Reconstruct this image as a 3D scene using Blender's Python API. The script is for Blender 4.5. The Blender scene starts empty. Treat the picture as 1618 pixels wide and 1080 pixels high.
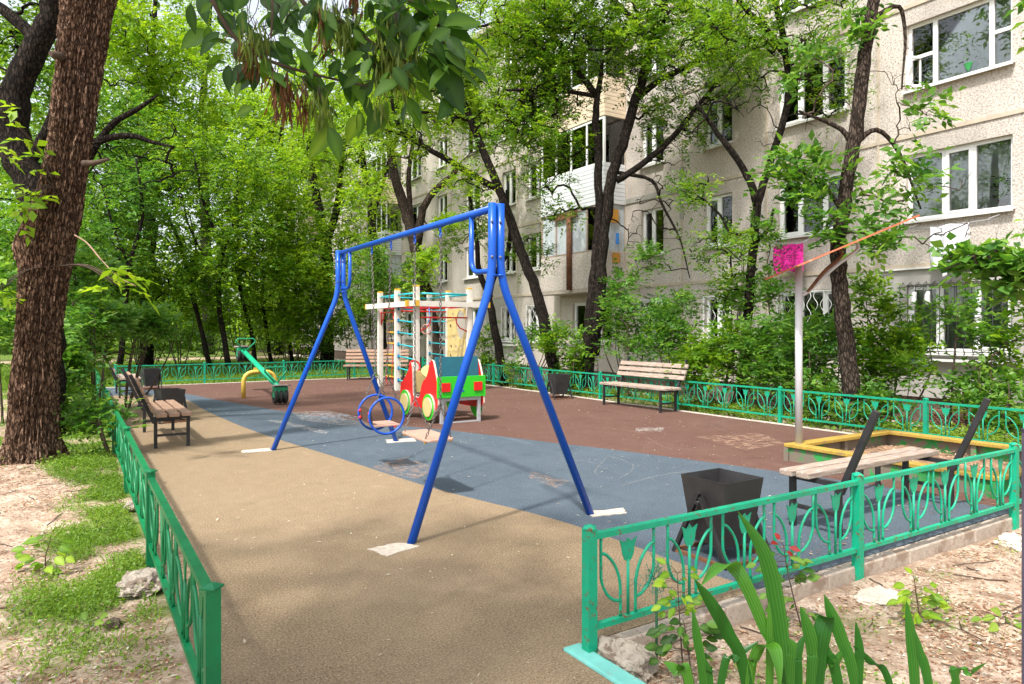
import bpy, bmesh, math, random
import numpy as np
from mathutils import Vector, Matrix, Euler

# ------------------------------------------------------------------ scene, camera, light
SC = bpy.context.scene
COL = SC.collection
R = math.radians
random.seed(7)
RNG = np.random.default_rng(7)

EYE, FPX, PCX, PHY = 1.6, 1096.0, 809.0, 520.0
YAW = math.atan2(694, 1096)
SN, CS = math.sin(YAW), math.cos(YAW)

cam_d = bpy.data.cameras.new('camera')
cam = bpy.data.objects.new('camera', cam_d)
COL.objects.link(cam)
cam.location = (0, 0, EYE)
cam.rotation_euler = (R(90), 0, -YAW)
cam_d.sensor_width = 36
cam_d.lens = 36 * FPX / 1618
cam_d.shift_y = -(540 - PHY) / 1618
cam_d.clip_start = 0.05
cam_d.clip_end = 600
SC.camera = cam

SUN_TO = Vector((-0.56, -0.28, 1.0)).normalized()       # towards the sun
elev = math.asin(SUN_TO.z)
world = bpy.data.worlds.new('World')
SC.world = world
world.use_nodes = True
wn, wl = world.node_tree.nodes, world.node_tree.links
wn.clear()
wo = wn.new('ShaderNodeOutputWorld')
bg = wn.new('ShaderNodeBackground')
sky = wn.new('ShaderNodeTexSky')
sky.sky_type = 'NISHITA'
sky.sun_disc = False
sky.sun_elevation = elev
sky.sun_rotation = math.atan2(SUN_TO.x, SUN_TO.y)
sky.air_density = 1.0
sky.dust_density = 3.0
hsv = wn.new('ShaderNodeHueSaturation')
hsv.inputs['Saturation'].default_value = 0.35            # thin bright summer cloud
hsv.inputs['Value'].default_value = 1.25
wl.new(sky.outputs[0], hsv.inputs['Color'])
wl.new(hsv.outputs[0], bg.inputs[0])
bg.inputs[1].default_value = 0.14
wl.new(bg.outputs[0], wo.inputs[0])

sun_d = bpy.data.lights.new('sun', 'SUN')
sun_d.energy = 3.0
sun_d.angle = R(3.0)
sun_d.color = (1.0, 0.97, 0.925)
sun = bpy.data.objects.new('sun', sun_d)
COL.objects.link(sun)
sun.rotation_euler = SUN_TO.to_track_quat('Z', 'Y').to_euler()
sun.location = (-10, -5, 30)

SC.view_settings.view_transform = 'Standard'
SC.view_settings.look = 'None'
SC.view_settings.gamma = 1.0
SC.view_settings.use_curve_mapping = False
SC.view_settings.exposure = 1.05
cy = SC.cycles
cy.use_denoising = True
cy.max_bounces = 7
cy.diffuse_bounces = 4
cy.glossy_bounces = 3
cy.transmission_bounces = 5
cy.transparent_max_bounces = 12
cy.sample_clamp_indirect = 8
cy.caustics_reflective = False
cy.caustics_refractive = False


# ------------------------------------------------------------------ where things stand (survey of the place)
def at(px, py, d):
    l = d * (px - PCX) / FPX
    return Vector((d * SN + l * CS, d * CS - l * SN, EYE - (py - PHY) * d / FPX))

def gp(px, py, z=0.0):
    return at(px, py, (EYE - z) * FPX / (py - PHY))

def ghz(px, d, z=0.0):
    p = at(px, PHY, d)
    return Vector((p.x, p.y, z))


# ------------------------------------------------------------------ materials
MATS = {}

def nodes_of(name):
    m = bpy.data.materials.new(name)
    m.use_nodes = True
    n, l = m.node_tree.nodes, m.node_tree.links
    n.clear()
    out = n.new('ShaderNodeOutputMaterial')
    return m, n, l, out

def rgba(c):
    return (c[0], c[1], c[2], 1)

def noise(n, l, scale, detail=4, rough=.55, coord='Object', stretch=None, dist=0.0):
    tc = n.new('ShaderNodeTexCoord')
    src = tc.outputs[coord]
    if stretch:
        mp = n.new('ShaderNodeMapping')
        mp.inputs['Scale'].default_value = stretch
        l.new(src, mp.inputs[0])
        src = mp.outputs[0]
    t = n.new('ShaderNodeTexNoise')
    t.inputs['Scale'].default_value = scale
    t.inputs['Detail'].default_value = detail
    t.inputs['Roughness'].default_value = rough
    t.inputs['Distortion'].default_value = dist
    l.new(src, t.inputs['Vector'])
    return t

def ramp(n, l, src, stops):
    r = n.new('ShaderNodeValToRGB')
    e = r.color_ramp.elements
    while len(e) < len(stops):
        e.new(0.5)
    for i, (p, c) in enumerate(stops):
        e[i].position = p
        e[i].color = rgba(c) if not isinstance(c, (int, float)) else (c, c, c, 1)
    l.new(src, r.inputs[0])
    return r

def mix(n, l, fac, a, b, mode='MIX'):
    m = n.new('ShaderNodeMix')
    m.data_type = 'RGBA'
    m.blend_type = mode
    for s, v in ((m.inputs[0], fac), (m.inputs[6], a), (m.inputs[7], b)):
        if hasattr(v, 'links') or hasattr(v, 'is_linked'):
            l.new(v, s)
        elif isinstance(v, (int, float)):
            s.default_value = v if s.type == 'VALUE' else (v, v, v, 1)
        else:
            s.default_value = rgba(v)
    return m.outputs[2]

def bumped(n, l, height, strength, dist, normal=None):
    b = n.new('ShaderNodeBump')
    b.inputs['Strength'].default_value = strength
    b.inputs['Distance'].default_value = dist
    l.new(height, b.inputs['Height'])
    if normal is not None:
        l.new(normal, b.inputs['Normal'])
    return b.outputs[0]

def M(name, col, rough=.6, var=.18, scale=14, metal=0.0, wear=None, wear_at=.66, wear_scale=9, bump=.15, bdist=.004,
      spec=.4, stretch=None, wear_stretch=None, speck=None):
    if name in MATS:
        return MATS[name]
    m, n, l, out = nodes_of(name)
    p = n.new('ShaderNodeBsdfPrincipled')
    a = noise(n, l, scale, 5, .6, stretch=stretch)
    c = ramp(n, l, a.outputs[0], [(.3, [x * (1 - var) for x in col]), (.7, [min(1, x * (1 + var)) for x in col])]).outputs[0]
    if speck:
        s = noise(n, l, speck[1], 2, .5)
        f = ramp(n, l, s.outputs[0], [(speck[2], 0), (speck[2] + .05, 1)]).outputs[0]
        c = mix(n, l, f, c, speck[0])
    if wear is not None:
        w = noise(n, l, wear_scale, 8, .7, stretch=wear_stretch)
        f = ramp(n, l, w.outputs[0], [(wear_at, 0), (wear_at + .05, 1)]).outputs[0]
        c = mix(n, l, f, c, wear)
    l.new(c, p.inputs['Base Color'])
    p.inputs['Roughness'].default_value = rough
    p.inputs['Metallic'].default_value = metal
    p.inputs['Specular IOR Level'].default_value = spec
    if bump:
        b = noise(n, l, scale * 3, 6, .65, stretch=stretch)
        l.new(bumped(n, l, b.outputs[0], bump, bdist), p.inputs['Normal'])
    l.new(p.outputs[0], out.inputs[0])
    MATS[name] = m
    return m

def leaf_mat(name, dark, mid, light, trans=.42, rough=.5):
    m, n, l, out = nodes_of(name)
    at_ = n.new('ShaderNodeAttribute')
    at_.attribute_name = 'rnd'
    c = ramp(n, l, at_.outputs['Fac'], [(0, dark), (.5, mid), (1, light)]).outputs[0]
    p = n.new('ShaderNodeBsdfPrincipled')
    l.new(c, p.inputs['Base Color'])
    p.inputs['Roughness'].default_value = rough
    p.inputs['Specular IOR Level'].default_value = .35
    t = n.new('ShaderNodeBsdfTranslucent')
    tcol = mix(n, l, 1.0, c, (1.9, 1.75, .9), 'MULTIPLY')
    l.new(tcol, t.inputs[0])
    mx = n.new('ShaderNodeMixShader')
    mx.inputs[0].default_value = trans
    l.new(p.outputs[0], mx.inputs[1])
    l.new(t.outputs[0], mx.inputs[2])
    l.new(mx.outputs[0], out.inputs[0])
    return m

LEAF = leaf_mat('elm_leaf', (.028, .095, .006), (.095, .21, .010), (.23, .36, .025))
LEAF_Y = leaf_mat('sunny_leaf', (.07, .17, .008), (.17, .31, .014), (.31, .44, .03))  # yellow-green leaf, its lighter tone also standing in for light on the wood
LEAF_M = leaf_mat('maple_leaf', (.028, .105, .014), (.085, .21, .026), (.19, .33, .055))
LEAF_A = leaf_mat('ash_leaf', (.012, .048, .006), (.034, .10, .010), (.09, .20, .020), trans=.38)  # ash colours lowered to stand in for shade from the crown above
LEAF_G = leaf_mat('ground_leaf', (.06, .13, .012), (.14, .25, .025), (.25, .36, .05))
LEAF_I = leaf_mat('iris_leaf', (.010, .070, .008), (.022, .115, .012), (.085, .24, .022), trans=.25, rough=.33)
LEAF_R = leaf_mat('red_leaf', (.25, .01, .015), (.32, .02, .02), (.4, .04, .03))
LEAF_B = leaf_mat('blue_petal', (.25, .42, .7), (.35, .52, .8), (.5, .65, .85))
SEED_G = leaf_mat('green_seed', (.09, .14, .02), (.15, .22, .035), (.24, .32, .06))
SEED_B = leaf_mat('brown_seed', (.06, .025, .012), (.12, .05, .02), (.2, .09, .035))
LITTER = leaf_mat('dry_litter', (.16, .07, .035), (.34, .19, .11), (.6, .46, .33), trans=.1, rough=.8)
PALE_LITTER = leaf_mat('pale_litter', (.35, .27, .17), (.5, .43, .32), (.6, .62, .5), trans=.1, rough=.8)

def bark(name, a, b, c, fine=1.0):
    m, n, l, out = nodes_of(name)
    p = n.new('ShaderNodeBsdfPrincipled')
    t = noise(n, l, 30 * fine, 8, .75, stretch=(1, 1, .25), dist=.5)
    tc = n.new('ShaderNodeTexCoord')
    mp = n.new('ShaderNodeMapping')
    mp.inputs['Scale'].default_value = (1, 1, .3)
    l.new(tc.outputs['Object'], mp.inputs[0])
    wob = n.new('ShaderNodeMix'); wob.data_type = 'VECTOR'
    wob.inputs[0].default_value = .06
    l.new(mp.outputs[0], wob.inputs[4]); l.new(t.outputs[1], wob.inputs[5])
    vo = n.new('ShaderNodeTexVoronoi')
    vo.feature = 'DISTANCE_TO_EDGE'
    vo.inputs['Scale'].default_value = 26 * fine
    l.new(wob.outputs[1], vo.inputs['Vector'])
    crack = ramp(n, l, vo.outputs['Distance'], [(.0, 0), (.16, 1)]).outputs[0]
    col = ramp(n, l, t.outputs[0], [(.36, a), (.52, b), (.66, c)]).outputs[0]
    big = noise(n, l, 2.2, 4, .6)
    col = mix(n, l, ramp(n, l, big.outputs[0], [(.4, 0), (.65, .5)]).outputs[0], col, b)
    col = mix(n, l, crack, [x * .5 for x in a], col)
    l.new(col, p.inputs['Base Color'])
    p.inputs['Roughness'].default_value = .92
    p.inputs['Specular IOR Level'].default_value = .12
    h = mix(n, l, .5, t.outputs[0], crack)
    l.new(bumped(n, l, h, 1.0, .03), p.inputs['Normal'])
    l.new(p.outputs[0], out.inputs[0])
    return m

BARK_BIG = bark('rough_bark', (.09, .046, .028), (.23, .142, .092), (.44, .31, .22), 1.15)
BARK_DK = bark('dark_bark', (.012, .009, .007), (.03, .023, .018), (.085, .066, .052))
BARK_GR = bark('grey_bark', (.03, .021, .016), (.075, .055, .042), (.17, .13, .10))
TWIG = M('twig_bark', (.085, .062, .046), .9, .3, 20, bump=0, spec=.1)

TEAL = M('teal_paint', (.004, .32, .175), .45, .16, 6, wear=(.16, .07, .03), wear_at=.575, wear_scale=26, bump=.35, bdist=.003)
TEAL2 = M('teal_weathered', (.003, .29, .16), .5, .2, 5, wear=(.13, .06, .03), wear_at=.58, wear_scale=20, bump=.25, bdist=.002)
GREEN_DK = M('shaded_green_paint', (.002, .155, .052), .4, .22, 5, wear=(.04, .035, .022), wear_at=.60, wear_scale=18, bump=.25, bdist=.002)  # a different green paint, darkened further for the shade the fence stands in
BLUE = M('blue_enamel', (.003, .078, .46), .3, .08, 5, wear=(.42, .44, .48), wear_at=.715, wear_scale=16, bump=.12, bdist=.002)
BLUE_RING = M('blue_ring_enamel', (.008, .07, .42), .35, .08, 6, bump=.05)
BLACK = M('black_steel', (.022, .021, .022), .5, .35, 9, wear=(.10, .055, .035), wear_at=.68, wear_scale=12, bump=.12)
BLACKBIN = M('black_sheet_steel', (.03, .028, .028), .48, .35, 4, wear=(.09, .065, .05), wear_at=.66, wear_scale=7, bump=.12)
CHAIN = M('galvanised_chain', (.17, .155, .145), .4, .3, 30, metal=.8, bump=0)
STEEL = M('grey_steel', (.36, .36, .37), .5, .15, 8, bump=.1)
WOOD = M('weathered_slat', (.27, .165, .11), .75, .28, 6, wear=(.38, .29, .22), wear_at=.57, wear_scale=12, stretch=(.6, 8, 8), wear_stretch=(.5, 7, 7), bump=.3, bdist=.003)
WOOD_GR = M('grey_weathered_slat', (.30, .225, .175), .8, .3, 6, wear=(.42, .36, .31), wear_at=.53, wear_scale=11, stretch=(.6, 8, 8), wear_stretch=(.5, 7, 7), bump=.3, bdist=.003)
WOOD_END = M('slat_brown', (.20, .105, .06), .7, .3, 8, bump=.2)
PLY = M('seat_plywood', (.42, .255, .19), .6, .12, 9, wear=(.2, .13, .1), wear_at=.7, bump=.1)
PLY_DK = M('back_plywood', (.085, .052, .038), .5, .2, 9, bump=.1)
PLASTIC_GREY = M('seesaw_seat', (.30, .235, .22), .55, .12, 9, bump=.05)
RED = M('red_paint', (.62, .012, .012), .4, .1, 6, bump=.05)
GREENP = M('bright_green_paint', (.03, .48, .018), .42, .1, 6, bump=.05)
CREAM = M('cream_paint', (.62, .48, .20), .5, .1, 7, wear=(.3, .25, .15), wear_at=.72, bump=.05)
EDGE = M('plywood_edge', (.62, .5, .42), .7, .15, 25, bump=.1)
PETROL = M('petrol_blue_paint', (.012, .105, .145), .45, .12, 6, bump=.05)
WHITE_P = M('white_beam_paint', (.66, .62, .54), .5, .1, 6, wear=(.33, .29, .24), wear_at=.68, wear_scale=10, bump=.12, bdist=.003)
YELLOW = M('yellow_cap', (.62, .36, .035), .45, .12, 8, bump=.05)
YELLOW_W = M('yellow_worn_wood', (.36, .235, .04), .65, .2, 5, wear=(.24, .17, .08), wear_at=.57, wear_scale=12, stretch=(.7, 5, 5), bump=.25, bdist=.003)
YELLOW_ARCH = M('yellow_arch', (.62, .42, .07), .42, .1, 6, bump=.05)
CYAN = M('cyan_rung', (.012, .40, .45), .38, .1, 8, bump=.05)
ROPE_R = M('red_rope', (.52, .022, .025), .8, .2, 40, bump=.2)
PINK = M('pink_ring', (.56, .27, .23), .6, .1, 10, bump=.05)
SEESAW_G = M('seesaw_green', (.008, .40, .19), .38, .1, 6, bump=.05)
GREEN_TRIM = M('seesaw_dark_green', (.01, .24, .10), .42, .1, 6, bump=.05)
TYRE = M('tyre_rubber', (.018, .017, .016), .85, .3, 20, bump=.3)
GREEN_OLD = M('peeling_green', (.025, .26, .055), .75, .2, 5, wear=(.17, .14, .105), wear_at=.45, wear_scale=4, bump=.4, bdist=.006)
POLE_W = M('pole_white_paint', (.50, .485, .485), .45, .06, 4, wear=(.4, .36, .35), wear_at=.72, bump=.05)
ORANGE = M('orange_board', (.50, .13, .06), .55, .18, 7, wear=(.6, .36, .25), wear_at=.6, wear_scale=14, bump=.1)
CONC = M('concrete', (.42, .36, .30), .9, .15, 9, bump=.5, bdist=.006, speck=((.26, .22, .18), 60, .62))
CONC_P = M('pale_concrete', (.50, .43, .35), .92, .16, 14, bump=.8, bdist=.01, speck=((.36, .29, .22), 36, .63))
ROCK = M('pale_rock', (.40, .34, .275), .95, .25, 7, bump=1.0, bdist=.03, wear=(.20, .15, .11), wear_at=.52, wear_scale=9)
MINT = M('mint_kerb_paint', (.16, .48, .42), .7, .12, 8, wear=(.36, .32, .27), wear_at=.6, wear_scale=14, bump=.4)
POST_DK = M('dark_post_paint', (.06, .05, .075), .5, .2, 8, bump=.1)
WHITE_U = M('white_window_plastic', (.80, .80, .78), .35, .03, 5, bump=0)
SILLM = M('sill_sheet', (.66, .65, .62), .5, .1, 8, wear=(.4, .33, .25), wear_at=.68, bump=.05)
SIDING_W = M('white_siding', (.70, .72, .74), .5, .05, 5, bump=0)
SIDING_B = M('beige_siding', (.68, .55, .40), .55, .06, 5, bump=0)
RUSTM = M('rusty_steel', (.15, .065, .032), .85, .4, 9, bump=.3)
LATT = M('rusty_lattice', (.22, .105, .06), .85, .3, 18, bump=.1)
GREYPL = M('grey_plaster', (.40, .375, .345), .9, .1, 1.6, wear=(.46, .43, .39), wear_at=.58, wear_scale=1.4, bump=.25, bdist=.004)
SEAM = M('joint_mortar', (.47, .395, .31), .9, .14, 5, bump=.3)
SEAM_G = M('joint_mortar_grey', (.33, .315, .275), .9, .12, 5, bump=.3)
PLINTH = M('plinth_stone', (.14, .10, .075), .95, .4, 11, bump=.8, bdist=.02)
INTER = M('room_wall', (.22, .18, .15), .9, .2, 1.2, bump=0)
CURT = M('curtain', (.80, .79, .75), .9, .06, 9, bump=0)
CURT_DK = M('brown_curtain', (.24, .20, .175), .9, .1, 9, bump=0)
CURT_G = M('green_curtain', (.34, .42, .30), .9, .1, 9, bump=0)
MESHN = M('insect_screen', (.17, .145, .14), .8, .06, 3, bump=0)
ORANGE_B = M('orange_panel', (.50, .24, .04), .6, .1, 6, bump=0)
TERRA = M('terracotta', (.42, .10, .03), .7, .1, 9, bump=0)
CLOTH_W = M('white_cloth', (.66, .66, .69), .9, .03, 6, bump=.1)
SHOE = M('shoe_canvas', (.75, .73, .71), .85, .2, 22, bump=.2)
ASPH = M('old_asphalt', (.20, .185, .17), .95, .14, 6, bump=.3)
SAND = M('sandpit_sand', (.27, .165, .10), .98, .25, 8, bump=.9, bdist=.02, speck=((.45, .32, .22), 50, .66))
GREENPOT = M('green_pot', (.05, .45, .12), .5, .1, 6, bump=0)
BLUE_LACE = M('blue_thing', (.05, .25, .7), .5, .1, 6, bump=0)

def towel_mat():
    m, n, l, out = nodes_of('pink_towel')
    p = n.new('ShaderNodeBsdfPrincipled')
    t = noise(n, l, 5.5, 1, .4, dist=2.2, stretch=(1, 1, 1.4))
    c = ramp(n, l, t.outputs[0], [(.45, (.80, .015, .30)), (.47, (.07, .01, .035)), (.53, (.07, .01, .035)), (.55, (.85, .03, .36))]).outputs[0]
    l.new(c, p.inputs['Base Color'])
    p.inputs['Roughness'].default_value = .9
    l.new(p.outputs[0], out.inputs[0])
    return m
TOWEL = towel_mat()

def facade_mat():
    m, n, l, out = nodes_of('roughcast')
    p = n.new('ShaderNodeBsdfPrincipled')
    a = noise(n, l, 24, 6, .7, coord='Object')
    c = ramp(n, l, a.outputs[0], [(.36, (.31, .265, .225)), (.5, (.585, .52, .46)), (.68, (.73, .67, .605))]).outputs[0]
    s = noise(n, l, .55, 5, .6, coord='Object', stretch=(1, 1.6, .5))
    c = mix(n, l, ramp(n, l, s.outputs[0], [(.42, 0), (.70, .65)]).outputs[0], c, (.36, .32, .285))
    l.new(c, p.inputs['Base Color'])
    p.inputs['Roughness'].default_value = .95
    p.inputs['Specular IOR Level'].default_value = .1
    l.new(bumped(n, l, a.outputs[0], .9, .03), p.inputs['Normal'])
    l.new(p.outputs[0], out.inputs[0])
    return m
FACADE = facade_mat()

def glass_mat():
    m, n, l, out = nodes_of('window_glass')
    tr = n.new('ShaderNodeBsdfTransparent')
    tr.inputs[0].default_value = (.80, .84, .82, 1)
    g = n.new('ShaderNodeBsdfGlossy')
    g.inputs['Roughness'].default_value = .015
    f = n.new('ShaderNodeFresnel')
    f.inputs['IOR'].default_value = 1.9
    mx = n.new('ShaderNodeMixShader')
    l.new(f.outputs[0], mx.inputs[0])
    l.new(tr.outputs[0], mx.inputs[1])
    l.new(g.outputs[0], mx.inputs[2])
    l.new(mx.outputs[0], out.inputs[0])
    return m
GLASS = glass_mat()

def film_mat():
    m, n, l, out = nodes_of('plastic_film')
    p = n.new('ShaderNodeBsdfPrincipled')
    t = noise(n, l, 7, 5, .6, stretch=(1, 1, .5), dist=1.0)
    c = ramp(n, l, t.outputs[0], [(.3, (.30, .34, .37)), (.7, (.60, .63, .65))]).outputs[0]
    l.new(c, p.inputs['Base Color'])
    p.inputs['Roughness'].default_value = .3
    l.new(bumped(n, l, t.outputs[0], .6, .03), p.inputs['Normal'])
    l.new(p.outputs[0], out.inputs[0])
    return m
FILM = film_mat()

def rubber(name, base, light, dark, scuff):
    m, n, l, out = nodes_of(name)
    p = n.new('ShaderNodeBsdfPrincipled')
    a = noise(n, l, 85, 4, .8)
    c = ramp(n, l, a.outputs[0], [(.38, dark), (.5, base), (.62, light)]).outputs[0]
    b = noise(n, l, .8, 6, .62)
    c = mix(n, l, ramp(n, l, b.outputs[0], [(.42, 0), (.75, .5)]).outputs[0], c, scuff)
    st = noise(n, l, 2.2, 7, .72, stretch=(1.0, .35, 1), dist=.5)
    c = mix(n, l, ramp(n, l, st.outputs[0], [(.60, 0), (.74, .45)]).outputs[0], c, [min(1, x * 1.45) for x in scuff])
    mo = noise(n, l, 6.5, 7, .72)
    c = mix(n, l, .17, c, ramp(n, l, mo.outputs[0], [(.33, dark), (.55, base), (.72, light)]).outputs[0])
    dk = noise(n, l, 1.3, 6, .7)
    c = mix(n, l, ramp(n, l, dk.outputs[0], [(.57, 0), (.75, .42)]).outputs[0], c, dark)
    l.new(c, p.inputs['Base Color'])
    p.inputs['Roughness'].default_value = .92
    p.inputs['Specular IOR Level'].default_value = .18
    h = noise(n, l, 120, 3, .8)
    l.new(bumped(n, l, h.outputs[0], .5, .003), p.inputs['Normal'])
    l.new(p.outputs[0], out.inputs[0])
    return m
RUB_TAN = rubber('tan_rubber_crumb', (.228, .164, .098), (.39, .295, .19), (.085, .058, .034), (.265, .20, .13))
RUB_BLUE = rubber('blue_rubber_crumb', (.066, .088, .110), (.145, .175, .20), (.018, .027, .038), (.105, .13, .152))
RUB_BRN = rubber('brown_rubber_crumb', (.105, .052, .039), (.21, .122, .095), (.036, .017, .013), (.15, .09, .07))

def chalk_mat(name, col, scale, lo, strength=.42):
    m, n, l, out = nodes_of(name)
    d = n.new('ShaderNodeBsdfDiffuse')
    d.inputs[0].default_value = rgba(col)
    tr = n.new('ShaderNodeBsdfTransparent')
    a = noise(n, l, scale, 7, .72)
    f = ramp(n, l, a.outputs[0], [(lo, 0), (lo + .2, strength)]).outputs[0]
    mx = n.new('ShaderNodeMixShader')
    l.new(f, mx.inputs[0])
    l.new(tr.outputs[0], mx.inputs[1])
    l.new(d.outputs[0], mx.inputs[2])
    l.new(mx.outputs[0], out.inputs[0])
    return m
CHALK = chalk_mat('white_chalk', (.55, .52, .48), 9, .42)
CHALK_L = chalk_mat('chalk_line', (.40, .36, .32), 25, .44, .38)
CHALK_B = chalk_mat('blue_chalk', (.22, .34, .46), 9, .44)
CHALK_P = chalk_mat('peach_chalk', (.55, .36, .25), 9, .45)

def ground_mat():
    m, n, l, out = nodes_of('garden_soil')
    p = n.new('ShaderNodeBsdfPrincipled')
    a = noise(n, l, 5, 9, .72)
    c = ramp(n, l, a.outputs[0], [(.32, (.17, .11, .075)), (.5, (.38, .28, .205)), (.66, (.60, .49, .39))]).outputs[0]
    f = noise(n, l, 60, 4, .7)
    c = mix(n, l, ramp(n, l, f.outputs[0], [(.5, 0), (.62, .55)]).outputs[0], c, (.22, .125, .08))
    g = n.new('ShaderNodeAttribute')
    g.attribute_name = 'green'
    gr = noise(n, l, 9, 6, .7)
    gc = ramp(n, l, gr.outputs[0], [(.35, (.045, .075, .015)), (.55, (.10, .17, .025)), (.7, (.2, .24, .05))]).outputs[0]
    c = mix(n, l, g.outputs['Fac'], c, gc)
    s = n.new('ShaderNodeAttribute')
    s.attribute_name = 'humus'
    c = mix(n, l, s.outputs['Fac'], c, (.075, .052, .036))
    l.new(c, p.inputs['Base Color'])
    p.inputs['Roughness'].default_value = 1
    p.inputs['Specular IOR Level'].default_value = .05
    l.new(bumped(n, l, a.outputs[0], .8, .05), p.inputs['Normal'])
    l.new(p.outputs[0], out.inputs[0])
    return m
SOIL = ground_mat()


# ------------------------------------------------------------------ mesh helpers
class MB:
    """collects boxes, tubes, prisms into one mesh"""
    def __init__(self):
        self.v, self.f, self.s, self.mi = [], [], [], []
        self.cur = 0

    def face(self, idx, smooth=False):
        self.f.append(idx); self.s.append(smooth); self.mi.append(self.cur)

    def box(self, c, size, rot=None):
        c = Vector(c); h = Vector(size) * .5
        b = len(self.v)
        for dx in (-1, 1):
            for dy in (-1, 1):
                for dz in (-1, 1):
                    p = Vector((dx * h.x, dy * h.y, dz * h.z))
                    if rot is not None:
                        p = rot @ p
                    self.v.append(c + p)
        for q in ((0, 1, 3, 2), (4, 6, 7, 5), (0, 4, 5, 1), (2, 3, 7, 6), (0, 2, 6, 4), (1, 5, 7, 3)):
            self.face([b + i for i in q])
        return self

    def beam(self, p0, p1, w, h, up=(0, 0, 1)):
        p0, p1, up = Vector(p0), Vector(p1), Vector(up)
        d = p1 - p0
        L = d.length
        z = d.normalized()
        x = up.cross(z)
        if x.length < 1e-4:
            x = Vector((1, 0, 0)).cross(z)
        x.normalize()
        y = z.cross(x)
        rot = Matrix((x, y, z)).transposed()
        return self.box((p0 + p1) / 2, (w, h, L), rot)

    def tube(self, pts, r, seg=8, caps=True, closed=False, smooth=True):
        pts = [Vector(p) for p in pts]
        n = len(pts)
        rs = r if isinstance(r, (list, tuple)) else [r] * n
        b = len(self.v)
        T = []
        for i in range(n):
            if closed:
                t = pts[(i + 1) % n] - pts[i - 1]
            else:
                t = pts[min(i + 1, n - 1)] - pts[max(i - 1, 0)]
            T.append(t.normalized() if t.length > 1e-9 else Vector((0, 0, 1)))
        ref = Vector((0, 0, 1)) if abs(T[0].z) < .9 else Vector((1, 0, 0))
        x = (ref - T[0] * ref.dot(T[0])).normalized()
        for i in range(n):
            x = x - T[i] * x.dot(T[i])
            x.normalize()
            y = T[i].cross(x)
            for k in range(seg):
                a = 2 * math.pi * k / seg
                self.v.append(pts[i] + (x * math.cos(a) + y * math.sin(a)) * rs[i])
        for i in range(n if closed else n - 1):
            j = (i + 1) % n
            for k in range(seg):
                k2 = (k + 1) % seg
                self.face([b + i * seg + k, b + i * seg + k2, b + j * seg + k2, b + j * seg + k], smooth)
        if caps and not closed:
            self.face([b + k for k in range(seg)][::-1])
            self.face([b + (n - 1) * seg + k for k in range(seg)])
        return self

    def prism(self, poly, th, frame):
        """poly: 2-D outline (ccw); frame: 4x4 matrix, outline in its xy plane, thickness centred on z"""
        b = len(self.v); n = len(poly)
        for s in (-.5, .5):
            for x, y in poly:
                self.v.append(frame @ Vector((x, y, s * th)))
        self.face([b + i for i in range(n)][::-1])
        self.face([b + n + i for i in range(n)])
        for i in range(n):
            j = (i + 1) % n
            self.face([b + i, b + j, b + n + j, b + n + i])
        return self

    def build(self, name, m, parent=None, loc=None, bevel=0):
        me = bpy.data.meshes.new(name)
        me.from_pydata([tuple(p) for p in self.v], [], self.f)
        me.polygons.foreach_set('use_smooth', self.s)
        ms = m if isinstance(m, (list, tuple)) else [m]
        for q in ms:
            me.materials.append(q)
        if len(ms) > 1:
            me.polygons.foreach_set('material_index', self.mi)
        me.update()
        o = bpy.data.objects.new(name, me)
        COL.objects.link(o)
        if parent is not None:
            o.parent = parent
        if loc is not None:
            o.location = loc
        if bevel:
            md = o.modifiers.new('bevel', 'BEVEL')
            md.width = bevel; md.segments = 2; md.limit_method = 'ANGLE'
        return o

def tag(o, label=None, cat=None, group=None, kind=None):
    if label: o['label'] = label
    if cat: o['category'] = cat
    if group: o['group'] = group
    if kind: o['kind'] = kind
    return o

def thing(name, label, cat, loc=(0, 0, 0), rz=0, group=None):
    o = bpy.data.objects.new(name, None)
    o.empty_display_size = .2
    COL.objects.link(o)
    o.location = loc
    o.rotation_euler = (0, 0, rz)
    return tag(o, label, cat, group)

def dup(o, parent=None, loc=None, rz=None):
    c = o.copy()
    COL.objects.link(c)
    if parent is not None:
        c.parent = parent
    if loc is not None:
        c.location = loc
    if rz is not None:
        c.rotation_euler = (0, 0, rz)
    return c

def dup_tree(root, loc, rz=0, label=None):
    c = dup(root, None, loc, rz)
    if label: c['label'] = label
    for ch in list(root.children):
        d = dup(ch, c)
        for g in list(ch.children):
            dup(g, d)
    return c

def arc(c, r, a0, a1, n, u, v):
    c, u, v = Vector(c), Vector(u), Vector(v)
    return [c + u * (r * math.cos(a0 + (a1 - a0) * i / n)) + v * (r * math.sin(a0 + (a1 - a0) * i / n)) for i in range(n + 1)]

def round_path(pts, rad, n=5):
    """polyline with its inner corners rounded"""
    pts = [Vector(p) for p in pts]
    out = [pts[0]]
    for i in range(1, len(pts) - 1):
        a, b, c = pts[i - 1], pts[i], pts[i + 1]
        r = min(rad, (a - b).length * .45, (c - b).length * .45)
        p, q = b + (a - b).normalized() * r, b + (c - b).normalized() * r
        for k in range(n + 1):
            t = k / n
            out.append(p * (1 - t) ** 2 + b * 2 * t * (1 - t) + q * t * t)
    out.append(pts[-1])
    return out

def smooth_path(pts, n=5):
    """Catmull-Rom through the points"""
    P = [Vector(p) for p in pts]
    P = [P[0] * 2 - P[1]] + P + [P[-1] * 2 - P[-2]]
    out = []
    for i in range(1, len(P) - 2):
        for k in range(n):
            t = k / n
            a, b, c, d = P[i - 1], P[i], P[i + 1], P[i + 2]
            out.append(.5 * ((2 * b) + (c - a) * t + (2 * a - 5 * b + 4 * c - d) * t * t + (3 * b - a - 3 * c + d) * t ** 3))
    out.append(P[-2])
    return out

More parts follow.
